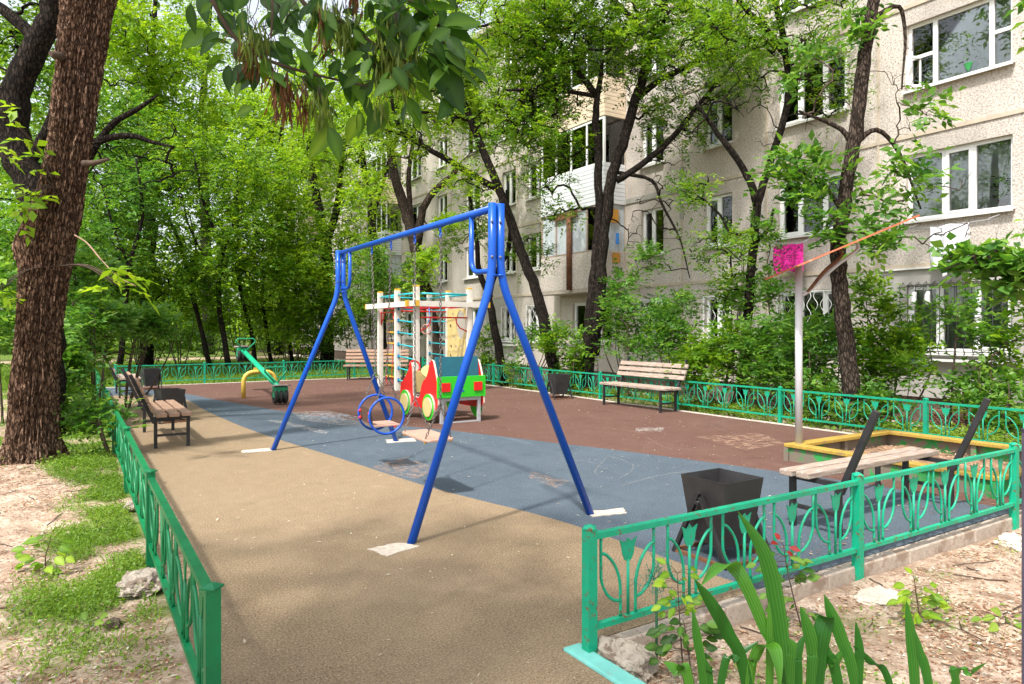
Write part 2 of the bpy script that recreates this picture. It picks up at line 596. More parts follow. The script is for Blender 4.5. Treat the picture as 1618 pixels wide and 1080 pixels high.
_lat = {}
def vnoise(x, y, scale, seed=0):
    x = np.asarray(x, float) * scale; y = np.asarray(y, float) * scale
    if seed not in _lat:
        _lat[seed] = np.random.default_rng(seed + 100).random((257, 257))
    T = _lat[seed]
    xi, yi = np.floor(x).astype(int), np.floor(y).astype(int)
    fx, fy = x - xi, y - yi
    fx = fx * fx * (3 - 2 * fx); fy = fy * fy * (3 - 2 * fy)
    g = lambda a, b: T[a % 256, b % 256]
    return (g(xi, yi) * (1 - fx) + g(xi + 1, yi) * fx) * (1 - fy) + (g(xi, yi + 1) * (1 - fx) + g(xi + 1, yi + 1) * fx) * fy

def fbm(x, y, scale, seed=0, oct=4):
    s, a, t = 0, 1, 0
    for k in range(oct):
        s = s + a * vnoise(x, y, scale * 2 ** k, seed + k); t += a; a *= .5
    return s / t

def sstep(a, b, x):
    t = np.clip((x - a) / (b - a), 0, 1)
    return t * t * (3 - 2 * t)

def np_mesh(name, verts, faces_flat, nside, m, parent=None, rnd=None, smooth=False):
    """fast mesh from arrays: verts (N,3), faces (F,nside)"""
    me = bpy.data.meshes.new(name)
    nv, nf = len(verts), len(faces_flat)
    me.vertices.add(nv)
    me.vertices.foreach_set('co', np.ascontiguousarray(verts, np.float32).ravel())
    me.loops.add(nf * nside)
    me.loops.foreach_set('vertex_index', np.ascontiguousarray(faces_flat, np.int32).ravel())
    me.polygons.add(nf)
    me.polygons.foreach_set('loop_start', np.arange(0, nf * nside, nside, dtype=np.int32))
    me.polygons.foreach_set('loop_total', np.full(nf, nside, np.int32))
    if smooth:
        me.polygons.foreach_set('use_smooth', np.ones(nf, bool))
    if rnd is not None:
        a = me.attributes.new('rnd', 'FLOAT', 'POINT')
        a.data.foreach_set('value', np.ascontiguousarray(rnd, np.float32))
    me.materials.append(m)
    me.update(calc_edges=True)
    o = bpy.data.objects.new(name, me)
    COL.objects.link(o)
    if parent is not None:
        o.parent = parent
    return o

def unit(a):
    return a / np.maximum(np.linalg.norm(a, axis=-1, keepdims=True), 1e-9)

def leaves_mesh(name, base, dirs, nrm, length, width, m, parent=None, rnd=None, rng=RNG, fold=.12, droop=.12):
    """one kite-shaped folded leaf (two triangles' worth of quad) per row"""
    N = len(base)
    d = unit(dirs)
    n = nrm - d * np.sum(nrm * d, -1, keepdims=True)
    n = unit(n)
    s = np.cross(d, n)
    L = length[:, None]; W = width[:, None]
    V = np.empty((N, 4, 3))
    V[:, 0] = base
    V[:, 1] = base + d * L * .45 + s * W * .5 + n * W * fold
    V[:, 2] = base + d * L - n * L * droop
    V[:, 3] = base + d * L * .45 - s * W * .5 + n * W * fold
    F = np.arange(N * 4).reshape(N, 4)
    if rnd is None:
        rnd = rng.random(N)
    return np_mesh(name, V.reshape(-1, 3), F, 4, m, parent, np.repeat(rnd, 4))

def leaf_shape(name, L, W, m, parent, frame, rnd=.5, curl=.15):
    """a big leaf with a midrib and a rounded, pointed outline"""
    prof = [(0, .06), (.12, .55), (.3, .93), (.45, 1.0), (.62, .86), (.8, .5), (1.0, .0)]
    vs, fs = [], []
    for t, w in prof:
        zc = -curl * L * t * t
        vs += [(-w * W / 2, t * L, zc + .16 * w * W), (0, t * L, zc), (w * W / 2, t * L, zc + .16 * w * W)]
    for i in range(len(prof) - 1):
        for k in (0, 1):
            fs.append((i * 3 + k, i * 3 + k + 1, i * 3 + k + 4, i * 3 + k + 3))
    V = np.array([tuple(frame @ Vector(p)) for p in vs])
    return np_mesh(name, V, np.array(fs), 4, m, parent, np.clip(np.tile([rnd - .15, rnd + .3, rnd - .05], len(V) // 3), 0, 1), smooth=True)


# ------------------------------------------------------------------ ground sheet
def rect_in(x, y, x0, x1, y0, y1):
    return (x > x0) & (x < x1) & (y > y0) & (y < y1)

def ground_z(x, y):
    x = np.asarray(x, float); y = np.asarray(y, float)
    z = -.045 + .05 * (fbm(x, y, .9, 3) - .5) + .05 * (fbm(x, y, 4.0, 9, 3) - .5)
    # garden bed in front of the kerb is lower
    bed = sstep(2.85, 2.7, y) * sstep(2.05, 2.15, x)
    z = z - .035 * bed
    # ditch-like strip along the block of flats
    z = z - .36 * sstep(11.2, 13.3, x)
    # hump round the foot of the big tree
    z = z + .10 * np.exp(-((x + .35) ** 2 + (y - 9.4) ** 2) / 1.6)
    pg = rect_in(x, y, .55, 10.1, 2.72, 22.05) | rect_in(x, y, .5, 2.08, -6, 2.8)
    z = np.where(pg, -.14, z)
    return z

def green_mask(x, y):
    x = np.asarray(x, float); y = np.asarray(y, float)
    n = fbm(x, y, 1.1, 21); n2 = fbm(x, y, 3.2, 33)
    g = sstep(22.0, 22.8, y) * .95
    strip = sstep(-.30, .0, x + .7 * (n - .5)) * (1 - .85 * sstep(4.9, 4.0, y + (n - .5))) * sstep(.62, .45, x) * sstep(3.2, 4.0, y + (n2 - .5)) * sstep(.34, .56, n2 * .65 + n * .35)
    g = np.maximum(g, strip)
    g = np.maximum(g, sstep(.44, .58, n) * sstep(8.5, 11, y) * sstep(.6, .4, x) * .9)
    g = np.maximum(g, sstep(10.3, 10.6, x) * sstep(8, 13, y) * .75 * sstep(.38, .55, n))
    bed = sstep(2.6, 2.4, y) * sstep(2.1, 2.4, x)
    g = np.maximum(g, bed * sstep(.5, .66, n * .7 + n2 * .3) * (.35 + .4 * sstep(4.0, 5.5, x)))
    path = sstep(40, 40.5, y) * sstep(44, 43.5, y)
    return np.clip(g * (1 - path), 0, 1)

def humus_mask(x, y):
    x = np.asarray(x, float); y = np.asarray(y, float)
    h = sstep(10.4, 11.2, x) * sstep(13.9, 13.2, x) * .8 * sstep(.35, .6, fbm(x, y, .8, 41))
    h = np.maximum(h, sstep(24.5, 26, y) * sstep(.5, .62, fbm(x, y, .35, 45)) * .7)
    return h

xs = np.concatenate([np.linspace(-300, -24, 14)[:-1], np.linspace(-24, -5, 50)[:-1], np.linspace(-5, 12, 210)[:-1],
                     np.linspace(12, 40, 50)[:-1], np.linspace(40, 300, 12)])
ys = np.concatenate([np.linspace(-120, -4, 12)[:-1], np.linspace(-4, 12, 200)[:-1], np.linspace(12, 50, 100)[:-1], np.linspace(50, 400, 20)])
GX, GY = np.meshgrid(xs, ys, indexing='ij')
GZ = ground_z(GX, GY)
nx, ny = GX.shape
idx = np.arange(nx * ny).reshape(nx, ny)
F = np.stack([idx[:-1, :-1], idx[1:, :-1], idx[1:, 1:], idx[:-1, 1:]], -1).reshape(-1, 4)
ground = np_mesh('ground', np.stack([GX, GY, GZ], -1).reshape(-1, 3), F, 4, SOIL, smooth=True)
for nm, fn in (('green', green_mask), ('humus', humus_mask)):
    a = ground.data.attributes.new(nm, 'FLOAT', 'POINT')
    a.data.foreach_set('value', fn(GX, GY).astype(np.float32).ravel())
tag(ground, kind='structure')

def slab(name, poly, z, th, m):
    mb = MB()
    mb.prism(poly, th, Matrix.Translation((0, 0, z - th / 2)))
    return tag(mb.build(name, m), kind='structure')

def curve2(pts, n=8):
    return [(p.x, p.y) for p in smooth_path([(a, b, 0) for a, b in pts], n)]

TB = curve2([(.55, 19.4), (1.5, 19.0), (2.15, 17.6), (2.22, 14.5), (2.42, 11.3), (2.80, 8.4), (3.06, 6.4), (3.38, 5.0), (3.48, 4.3), (3.52, 3.3), (3.56, 2.797)])
BB = curve2([(1.2, 22.0), (2.2, 19.6), (2.75, 17.0), (3.18, 15.1), (3.6, 13.4), (4.35, 11.3), (5.10, 9.66), (5.72, 8.0), (6.1, 7.0), (6.65, 5.2), (6.95, 4.0), (7.05, 2.797)])
tan_poly = TB + [(2.065, 2.797), (2.065, -5), (.52, -5), (.52, 2.8)]
blue_poly = TB[::-1] + [(.55, 22.0)] + BB
brown_poly = BB[::-1] + [(10.02, 22.0), (10.02, 2.797)]
brown_poly = [(10.02, 2.797), (10.02, 22.0)] + BB
slab('pavement_tan_rubber', tan_poly[::-1], 0, .12, RUB_TAN)
slab('pavement_blue_rubber', blue_poly, 0, .12, RUB_BLUE)
slab('pavement_brown_rubber', brown_poly, 0, .12, RUB_BRN)

# kerbs: one row of stones per side
KERBM = M('kerb_concrete', (.40, .33, .265), .92, .16, 9, bump=.6, bdist=.006, wear=(.27, .20, .145), wear_at=.53, wear_scale=4, speck=((.24, .19, .15), 60, .62))

def kerb(name, p0, p1, w, top, depth, m, step=1.0):
    root = bpy.data.objects.new(name, None)
    COL.objects.link(root)
    tag(root, kind='structure')
    p0, p1 = Vector(p0), Vector(p1)
    n = max(1, round((p1 - p0).length / step))
    d = (p1 - p0) / n
    mb = MB()
    L = d.length - .008
    mb.box((0, 0, top - depth / 2), (L, w, depth))
    first = None
    for i in range(n):
        c = p0 + d * (i + .5)
        loc = Vector((c.x, c.y, random.uniform(-.006, .004)))
        rz = math.atan2(d.y, d.x) + random.uniform(-.004, .004)
        if first is None:
            first = mb.build('kerb_stone', m, root, loc, bevel=.012)
            first.rotation_euler = (0, 0, rz)
        else:
            o = dup(first, root, loc, rz)
    return root

kerb('kerb', (2.19, 2.747, 0), (10.0, 2.747, 0), .09, .006, .34, KERBM)
kerb('kerb_painted', (2.125, 2.80, 0), (2.125, -3.2, 0), .11, .012, .3, MINT)
kerb('kerb_border', (10.085, 2.9, 0), (10.085, 22.0, 0), .09, .012, .25, CONC)
kerb('kerb_border', (10.0, 22.08, 0), (.6, 22.08, 0), .09, .012, .25, CONC)
kerb('kerb_path', (-6.4, 21.0, 0), (-5.2, 12.0, 0), .15, .12, .4, CONC)
slab('road', [(-40, 26), (-9.5, 27.0), (-9.5, 33.5), (-40, 35)], .012, .1, ASPH)

# chalk scribbles on the rubber (flat print)
def chalk_patch(pts, m, z=.004, name='chalk_drawing'):
    mb = MB()
    mb.v = [Vector((p.x, p.y, z)) for p in pts]
    mb.f = [list(range(len(pts)))]; mb.s = [False]; mb.mi = [0]
    return tag(mb.build(name, m), kind='structure')

def chalk_line(pts, w, m=None, z=.006):
    pts = smooth_path([(p.x, p.y, z) for p in pts], 6)
    mb = MB()
    for i, p in enumerate(pts):
        t = (pts[min(i + 1, len(pts) - 1)] - pts[max(i - 1, 0)]).normalized()
        s = Vector((-t.y, t.x, 0)) * w / 2
        mb.v += [p - s, p + s]
    for i in range(len(pts) - 1):
        mb.face([2 * i, 2 * i + 1, 2 * i + 3, 2 * i + 2])
    return tag(mb.build('chalk_line', m or CHALK_L), kind='structure')

chalk_patch([gp(*q) for q in ((460, 651), (520, 649), (575, 660), (588, 672), (540, 672), (478, 664))], CHALK)
chalk_patch([gp(*q) for q in ((490, 653), (545, 654), (560, 662), (510, 662))], CHALK_B, .007)
chalk_patch([gp(*q) for q in ((420, 664), (445, 664), (520, 682), (514, 686), (470, 676))], CHALK)
chalk_patch([gp(*q) for q in ((585, 738), (640, 722), (690, 740), (660, 757), (620, 750))], CHALK_P)
chalk_patch([gp(*q) for q in ((1005, 676), (1050, 675), (1046, 682), (1004, 681))], CHALK)
chalk_patch([gp(*q) for q in ((1100, 690), (1200, 684), (1240, 700), (1180, 712))], CHALK_P)
chalk_patch([gp(*q) for q in ((840, 745), (900, 760), (880, 772), (836, 755))], CHALK_P)
for ln in ([(880, 688), (960, 690), (1040, 700), (1120, 690)], [(960, 720), (1000, 735), (980, 755), (940, 748), (960, 722)],
           [(1010, 665), (1100, 668), (1180, 662)], [(705, 690), (760, 705), (820, 722)], [(900, 650), (960, 655), (1010, 664)],
           [(1120, 672), (1180, 690), (1240, 684)], [(1020, 690), (1060, 710), (1110, 706)], [(800, 700), (870, 690), (930, 693)],
           [(980, 768), (1040, 752), (1090, 745)], [(520, 640), (580, 635), (650, 642)], [(860, 735), (920, 728), (960, 742)]):
    chalk_line([gp(*q) for q in ln], random.uniform(.012, .03))
for _ in range(26):
    c = gp(random.uniform(880, 1210), random.uniform(650, 740))
    a = random.uniform(0, 6.28); L = random.uniform(.15, .6)
    pts = [c + Vector((math.cos(a + k * random.uniform(-.5, .5)), math.sin(a + k * .3), 0)) * L * k / 3 for k in range(4)]
    chalk_line(pts, random.uniform(.006, .014))


# ------------------------------------------------------------------ block of flats
FX = 14.8
FZ = [.2 + 2.72 * i for i in range(6)]
flats = thing('apartment_block', 'five storey beige roughcast block of flats with white windows behind the trees', 'building', (0, 0, 0))
bays = [(-6.0, -3.1, -5.0, -4.0), (-3.1, -.2, -2.6, -.7), (-.2, 2.7, .6, 2.4), (2.7, 5.6, 3.4, 4.4), (5.6, 8.48, 5.93, 7.88), (8.48, 11.36, 9.2, 11.03),
        (11.36, 14.23, 12.44, 13.4), (14.23, 16.65, 14.98, 15.93), (16.65, 20.1, 17.3, 19.4), (20.1, 22.95, 21.05, 22.3), (22.95, 25.75, 23.1, 24.1),
        (25.75, 28.6, 25.95, 27.3)]
y = 28.6
k = 0
while y < 58:
    bays.append((y, y + 2.88, y + .45, y + (2.4 if k % 2 else 1.5))); y += 2.88; k += 1
BALC = {8, 14, 19}

def panel_mesh(w, h, a, b, c, d):
    """wall panel in the yz plane (faces -x), hole a..b by c..d with reveals, 12 cm thick"""
    mb = MB()
    e = .006
    ysn = [e, a, b, w - e]; zsn = [e, c, d, h - e]
    P = lambda x, yy, zz: mb.v.append(Vector((x, yy, zz))) or len(mb.v) - 1
    g = [[P(0, yy, zz) for zz in zsn] for yy in ysn]
    for i in range(3):
        for j in range(3):
            if i == 1 and j == 1:
                continue
            mb.face([g[i][j], g[i][j + 1], g[i + 1][j + 1], g[i + 1][j]])
    r = [(1, 1), (2, 1), (2, 2), (1, 2)]
    deep = [P(.2, ysn[i], zsn[j]) for i, j in r]
    for q in range(4):
        i0, j0 = r[q]; i1, j1 = r[(q + 1) % 4]
        mb.face([g[i0][j0], g[i1][j1], deep[(q + 1) % 4], deep[q]])
    rim = [(0, 0), (3, 0), (3, 3), (0, 3)]
    back = [P(.1, ysn[i], zsn[j]) for i, j in rim]
    path = [[(0, 0), (1, 0), (2, 0), (3, 0)], [(3, 0), (3, 1), (3, 2), (3, 3)], [(3, 3), (2, 3), (1, 3), (0, 3)], [(0, 3), (0, 2), (0, 1), (0, 0)]]
    for q in range(4):
        mb.face([g[i][j] for i, j in path[q]][::-1] + [back[q], back[(q + 1) % 4]])
    return mb

win_cache = {}
def window(bi, fl, y0, z0, w, h, style, curtain):
    """window recessed in its opening: frame, panes, sill, curtain"""
    key = (round(w, 2), style)
    x = FX + .13
    if key in win_cache:
        src = win_cache[key]
        o = dup(src, flats, (x, y0, z0))
        for ch in list(src.children):
            if ch.name.startswith('curtain'):
                continue
            dup(ch, o)
    else:
        f = MB(); t = .065
        f.box((0, w / 2, t / 2), (.07, w, t)).box((0, w / 2, h - t / 2), (.07, w, t))
        f.box((0, t / 2, h / 2), (.07, t, h - 2 * t)).box((0, w - t / 2, h / 2), (.07, t, h - 2 * t))
        cells = {'two': [.5], 'wide': [.34, .67], 'picture': [.2, .73], 'sash': [.36, .64]}[style]
        ed = [t] + [c * w for c in cells] + [w - t]
        for c in cells:
            f.box((0, c * w, h / 2), (.066, .085, h - 2 * t))
        bars = []
        if style == 'picture':
            f.box((0, (t + ed[1]) / 2 - .02, h * .5), (.062, ed[1] - t - .04, .07)).box((0, (ed[2] + w - t) / 2 + .02, h * .5), (.062, w - t - ed[2] - .04, .07))
        o = f.build('window', WHITE_U, flats, (x, y0, z0))
        for i in range(len(ed) - 1):
            a = ed[i] + (.0425 if i else 0); b = ed[i + 1] - (.0425 if i < len(ed) - 2 else 0)
            if style == 'two' and i == 1 or style == 'wide' and i in (0, 2) or style == 'sash' and i == 1:      # opening casement with its own rim
                s = MB(); tt = .045
                s.box((-.012, (a + b) / 2, t + tt / 2), (.07, b - a, tt)).box((-.012, (a + b) / 2, h - t - tt / 2), (.07, b - a, tt))
                s.box((-.012, a + tt / 2, h / 2), (.07, tt, h - 2 * t - 2 * tt)).box((-.012, b - tt / 2, h / 2), (.07, tt, h - 2 * t - 2 * tt))
                s.build('casement', WHITE_U, o)
            g = MB()
            g.box((.01, (a + b) / 2, h / 2), (.008, b - a + .01, h - 2 * t + .01))
            g.build('pane', GLASS, o)
        s = MB()
        s.box((-.115, w / 2, -.018), (.24, w + .10, .022), Matrix.Rotation(R(-5), 3, 'Y'))
        s.box((-.24, w / 2, -.045), (.012, w + .10, .05))
        s.build('sill', SILLM, o)
        win_cache[key] = o
    # pleated curtain behind the glass
    if curtain:
        cm, ya, yb = curtain
        mb = MB()
        n = int((yb - ya) * w / .035) + 3
        for i in range(n + 1):
            yy = (ya + (yb - ya) * i / n) * w
            xx = .16 + .022 * math.sin(i * 1.25 + fl) + .01 * math.sin(i * .41)
            mb.v += [Vector((xx, yy, .02)), Vector((xx * 1.0, yy, h - .02))]
        for i in range(n):
            mb.face([2 * i, 2 * i + 1, 2 * i + 3, 2 * i + 2], True)
        mb.build('curtain', cm, o)
    return o

WIN = {}
for bi, (b0, b1, w0, w1) in enumerate(bays):
    first = None
    for fl in range(5):
        z0 = FZ[fl]
        c, d = (.95, 2.33)
        if bi in BALC and fl >= 1:
            c, d = .1, 2.33
        grey = (bi == 4 and fl == 0) or (bi == 10 and fl == 0)
        key = (bi in BALC and fl >= 1)
        pn = panel_mesh(b1 - b0, 2.72, w0 - b0, w1 - b0, c, d)
        if first is None or key != first[1] or grey or first[2]:
            o = pn.build('wall_panel', GREYPL if grey else FACADE, flats, (FX - (.012 if grey else 0), b0, z0))
            first = (o, key, grey)
        else:
            o = dup(first[0], flats, (FX, b0, z0))
        w = w1 - w0
        if bi in BALC and fl >= 1:
            continue
        style = 'two' if w < 1.5 else 'wide'
        if bi == 4 and fl == 2: style = 'picture'
        if bi == 4 and fl == 1: style = 'sash'
        cur = random.choice([(CURT, 0, 1), (CURT, 0, .4), (CURT_DK, 0, .55), (CURT, .5, 1), (MESHN, 0, .5), None, (CURT_G, .5, 1)])
        if bi == 4: cur = [(CURT, 0, 1), (CURT, 0, 1), (CURT, 0, .8)][fl] if fl < 3 else (CURT, 0, 1)
        if bi == 5: cur = [(CURT_G, .4, 1), (CURT, 0, .66), (MESHN, 0, .33)][fl] if fl < 3 else (CURT, 0, .6)
        if bi == 6: cur = (CURT_G, 0, .5) if fl == 1 else (MESHN, 0, .5)
        WIN[(bi, fl)] = window(bi, fl, w0, z0 + .95, w, 1.38, style, cur)

# mortar joints, backing, plinth, roof, core
jb = MB()
for fl in range(1, 5):
    m_ = MB()
    m_.box((FX - .011, 26, FZ[fl]), (.03, 64, .085))
    m_.build('joint_band', SEAM, flats)
m_ = MB(); m_.box((FX - .014, 15.4, FZ[2] - .01), (.04, 4.4, .16)); m_.build('joint_patch', SEAM_G, flats)
m_ = MB(); m_.box((FX - .0125, 14.23, FZ[2] - .12), (.034, .14, 1.5)); m_.build('joint_patch', SEAM_G, flats)
jv = None
for bi, (b0, b1, _, _) in enumerate(bays[1:]):
    if jv is None:
        m_ = MB(); m_.box((0, 0, 6.8), (.03, .05, 13.2)); jv = m_.build('joint_strip', SEAM, flats, (FX - .004, b0, 0.2))
    else:
        dup(jv, flats, (FX - .004, b0, .2))
m_ = MB(); m_.box((FX + .16, 26, 7.0), (.06, .1, .1)); m_.box((20.6, 26, 7.0), (9.4, 63.4, 13.5)); m_.build('room_core', INTER, flats)
m_ = MB(); m_.box((FX + 5.6, 26, 14.0), (12.0, 65, .25)); m_.build('roof', CONC, flats)
m_ = MB(); m_.box((FX + .35, 26, -.35), (.6, 64, 1.09)); m_.build('plinth', PLINTH, flats)
for yy in (-5.98, 57.9):
    m_ = MB(); m_.box((FX + 5.4, yy, 7.0), (10.6, .2, 13.6)); m_.build('end_wall', FACADE, flats)
m_ = MB(); m_.box((FX - .03, 6.95, 2.86), (.10, 2.9, .035)); m_.build('flashing', SILLM, flats)
m_ = MB(); m_.box((FX - .07, 6.95, .98), (.20, 2.35, .05)); m_.build('ledge', SILLM, flats)
m_ = MB(); m_.box((FX - .07, 23.6, .98), (.2, 1.3, .07)); m_.build('ledge', SILLM, flats)

# balconies (glazed, clad)
def balcony(b0, b1, fl, clad, open_style):
    z0 = FZ[fl]; xf = FX - .86; h = 1.15
    side = MB(); side.box((FX - .43, (b0 + b1) / 2, z0 - .06), (.86, b1 - b0, .12))
    root = side.build('balcony', CONC, flats)
    if clad is not None:
        nb = 10
        bd = None
        for i in range(nb):
            m_ = MB(); zz = z0 + .0 + (h + .12) * i / nb - .1
            hh = (h + .12) / nb - .012
            m_.box((xf - .01, (b0 + b1) / 2, zz + hh / 2), (.022, b1 - b0, hh))
            m_.box((FX - .44, b0 - .012, zz + hh / 2), (.84, .022, hh))
            m_.box((FX - .44, b1 + .012, zz + hh / 2), (.84, .022, hh))
            m_.build('siding_board', clad, root)
        bk = MB(); bk.box((xf + .02, (b0 + b1) / 2, z0 + h / 2), (.03, b1 - b0, h)); bk.box((FX - .43, b0 + .02, z0 + h / 2), (.82, .03, h)); bk.box((FX - .43, b1 - .02, z0 + h / 2), (.82, .03, h))
        bk.build('parapet', BLACK, root)
    else:
        bk = MB(); bk.box((xf + .02, (b0 + b1) / 2, z0 + h / 2), (.06, b1 - b0, h)); bk.box((FX - .42, b0 + .03, z0 + h / 2), (.82, .06, h)); bk.box((FX - .42, b1 - .03, z0 + h / 2), (.82, .06, h))
        bk.build('parapet', FACADE, root)
    zt = FZ[fl + 1] - .13
    fr = MB(); n = 4
    fm = WHITE_U if open_style != 'old' else WOOD_GR
    for i in range(n + 1):
        yy = b0 + .04 + (b1 - b0 - .08) * i / n
        fr.box((xf + .03, yy, (z0 + h + zt) / 2), (.06, .07, zt - z0 - h))
    fr.box((xf + .03, (b0 + b1) / 2, z0 + h + .03), (.066, b1 - b0, .06)).box((xf + .03, (b0 + b1) / 2, zt - .03), (.066, b1 - b0, .06))
    fr.build('glazing_frame', fm, root)
    for i in range(n):
        ya = b0 + .04 + (b1 - b0 - .08) * i / n + .035; yb = b0 + .04 + (b1 - b0 - .08) * (i + 1) / n - .035
        g = MB(); g.box((xf + .03, (ya + yb) / 2, (z0 + h + zt) / 2), (.01, yb - ya, zt - z0 - h - .1))
        g.build('pane', (FILM if i != 0 else GLASS) if open_style == 'old' else GLASS, root)
    for yy in (b0 + .03, b1 - .03):
        g = MB(); g.box((FX - .42, yy, (z0 + h + zt) / 2), (.8, .012, zt - z0 - h)); g.build('pane', FILM if open_style == 'old' else GLASS, root)
    bw = MB(); bw.box((FX + .3, (b0 + b1) / 2, z0 + 1.3), (.05, b1 - b0, 2.6)); bw.build('back_wall', INTER, root)
    return root

for bi in sorted(BALC):
    b0, b1 = bays[bi][0], bays[bi][1]
    for fl in range(1, 5):
        r_ = balcony(b0 + .01, b1 - .02, fl, {1: None, 2: SIDING_W, 3: SIDING_B, 4: SIDING_W}[fl], 'old' if fl == 1 else 'new')
        if bi == 8 and fl == 1:
            m_ = MB(); m_.tube([(FX - .95, 18.35, 2.9), (FX - .95, 18.35, 5.45)], .09, 10); m_.build('rusty_pipe', RUSTM, r_)
            m_ = MB(); m_.box((FX - .93, 18.6, 5.38), (.03, 1.3, .2)); m_.build('rusty_sheet', RUSTM, r_)
            m_ = MB(); m_.box((FX - .48, b0 - .02, 5.15), (.34, .02, .42)); m_.build('orange_panel', ORANGE_B, r_)
            m_ = MB(); m_.box((FX - .40, b0 - .02, 3.85), (.3, .02, .3)); m_.build('orange_panel', ORANGE_B, r_)
            m_ = MB(); m_.box((FX - .35, b0 - .025, 4.45), (.12, .02, .35)); m_.build('blue_rag', BLUE_LACE, r_)

# security grilles on the ground floor
def grille_ornate(y0, y1, z0, z1):
    g = MB(); n = 13
    xo = FX - .16
    for i in range(n + 1):
        yy = y0 + (y1 - y0) * i / n
        g.tube([(FX - .02, yy, z1), (xo, yy, z1 - .06), (xo, yy, z0 + .3), (xo - .09, yy, z0 + .12), (xo - .02, yy, z0)], .008, 5)
    for zz in (z1 - .1, z1 - .7, z0 + .06):
        g.tube([(xo - (.05 if zz < z0 + .2 else 0), y0, zz), (xo - (.05 if zz < z0 + .2 else 0), y1, zz)], .008, 5)
    for i in range(n):
        yy = y0 + (y1 - y0) * (i + .5) / n
        for zz in (z1 - .1, z1 - .7):
            g.tube(arc((xo - .01, yy, zz), .045, 0, 5.2, 8, (0, 1, 0), (0, 0, 1)), .005, 4)
    return g.build('window_grille', RUSTM if False else BLACK, flats)
grille_ornate(5.88, 7.93, 1.1, 2.58)

def grille_wavy(y0, y1, z0, z1):
    g = MB(); n = max(4, int((y1 - y0) / .16)); x = FX - .06
    for i in range(n + 1):
        yy = y0 + (y1 - y0) * i / n
        s = 1 if i % 2 else -1
        pts = [(x, min(y1, max(y0, yy + s * .055 * math.sin(2 * math.pi * k / 8))), z0 + (z1 - z0) * k / 24) for k in range(25)]
        g.tube(pts, .008, 5)
    g.box((x, (y0 + y1) / 2, z0), (.02, y1 - y0, .025)).box((x, (y0 + y1) / 2, z1), (.02, y1 - y0, .025))
    g.box((x, y0, (z0 + z1) / 2), (.022, .025, z1 - z0)).box((x, y1, (z0 + z1) / 2), (.022, .025, z1 - z0))
    return g.build('window_grille', WHITE_U, flats)
grille_wavy(9.25, 11.0, 1.2, 2.5)
grille_wavy(12.46, 13.38, 1.2, 2.5)
grille_wavy(14.98, 15.93, 1.2, 2.5)
grille_wavy(21.1, 22.25, 1.2, 2.5)
grille_wavy(23.12, 24.08, 1.2, 2.5)

# cellar window lattice and concrete apron
lat = MB(); x = FX - .02
for i in range(-8, 18):
    for s in (-1, 1):
        a, b = (i * .09, 0), (i * .09 + s * .42, .42)
        y0_, y1_ = max(0, min(1.15, a[0])), b[0]
        t0 = (y0_ - a[0]) / (s * .42)
        y1c = max(0, min(1.15, y1_)); t1 = (y1c - a[0]) / (s * .42)
        if t1 > t0:
            lat.beam((x, 6.3 + y0_, -.46 + .42 * t0), (x, 6.3 + y1c, -.46 + .42 * t1), .006, .014, up=(1, 0, 0))
lat.box((x, 6.875, -.03), (.03, 1.2, .03)).box((x, 6.875, -.47), (.03, 1.2, .03)).box((x, 6.29, -.25), (.03, .03, .44)).box((x, 7.46, -.25), (.03, .03, .44))
lat.build('cellar_lattice', LATT, flats)
slab('pavement_apron', [(13.3, 4), (14.7, 4), (14.7, 56), (13.3, 56)], -.33, .12, CONC_P)

# open casement in the third floor picture window, plants behind glass
m_ = MB()
w_ = .34
for (c_, s_) in (((0, 0, .025), (.34, .05, .05)), ((0, 0, .62), (.34, .05, .05)), ((-.15, 0, .32), (.05, .05, .56)), ((.15, 0, .32), (.05, .05, .56))):
    m_.box(Vector(c_), s_)
oc = m_.build('open_casement', WHITE_U, flats, (FX + .02, 7.74, FZ[2] + 1.01))
oc.rotation_euler = (0, 0, R(-28))

def pot_plant(y, z, m_pot, r, label, tall, n, spread):
    t = thing('potted_plant', label, 'plant', (FX + .24, y, z))
    p = MB()
    p.tube([(0, 0, 0), (0, 0, r * 1.5), (0, 0, r * 1.55)], [r * .75, r, r * 1.08], 14)
    p.build('pot', m_pot, t)
    rng = np.random.default_rng(int(y * 100))
    a = rng.uniform(0, 6.28, n); h = rng.uniform(.1, tall, n)
    base = np.stack([np.cos(a) * .01, np.sin(a) * .01, np.full(n, r * 1.4)], -1)
    tip = np.stack([np.cos(a) * spread * rng.random(n) * .5, np.sin(a) * spread * rng.random(n), r + h], -1)
    leaves_mesh('leaves', tip, np.stack([np.cos(a), np.sin(a), rng.uniform(-.3, .6, n)], -1), np.stack([np.zeros(n), np.zeros(n), np.ones(n)], -1) + rng.normal(0, .3, (n, 3)),
                rng.uniform(.08, .15, n), rng.uniform(.03, .05, n), LEAF_A, t)
    s = MB(); s.tube([(0, 0, r), (.01, .01, tall * .5), (0, .03, tall * .85)], [.01, .008, .004], 6); s.build('stem', TWIG, t)
pot_plant(6.18, FZ[1] + 1.02, TERRA, .09, 'leafy potted plant in red pot inside second storey window above the white washing', .5, 130, .35)
pot_plant(6.75, FZ[2] + 1.02, GREENPOT, .13, 'dark leafy plant in green pot behind the big top right window', .55, 60, .4)

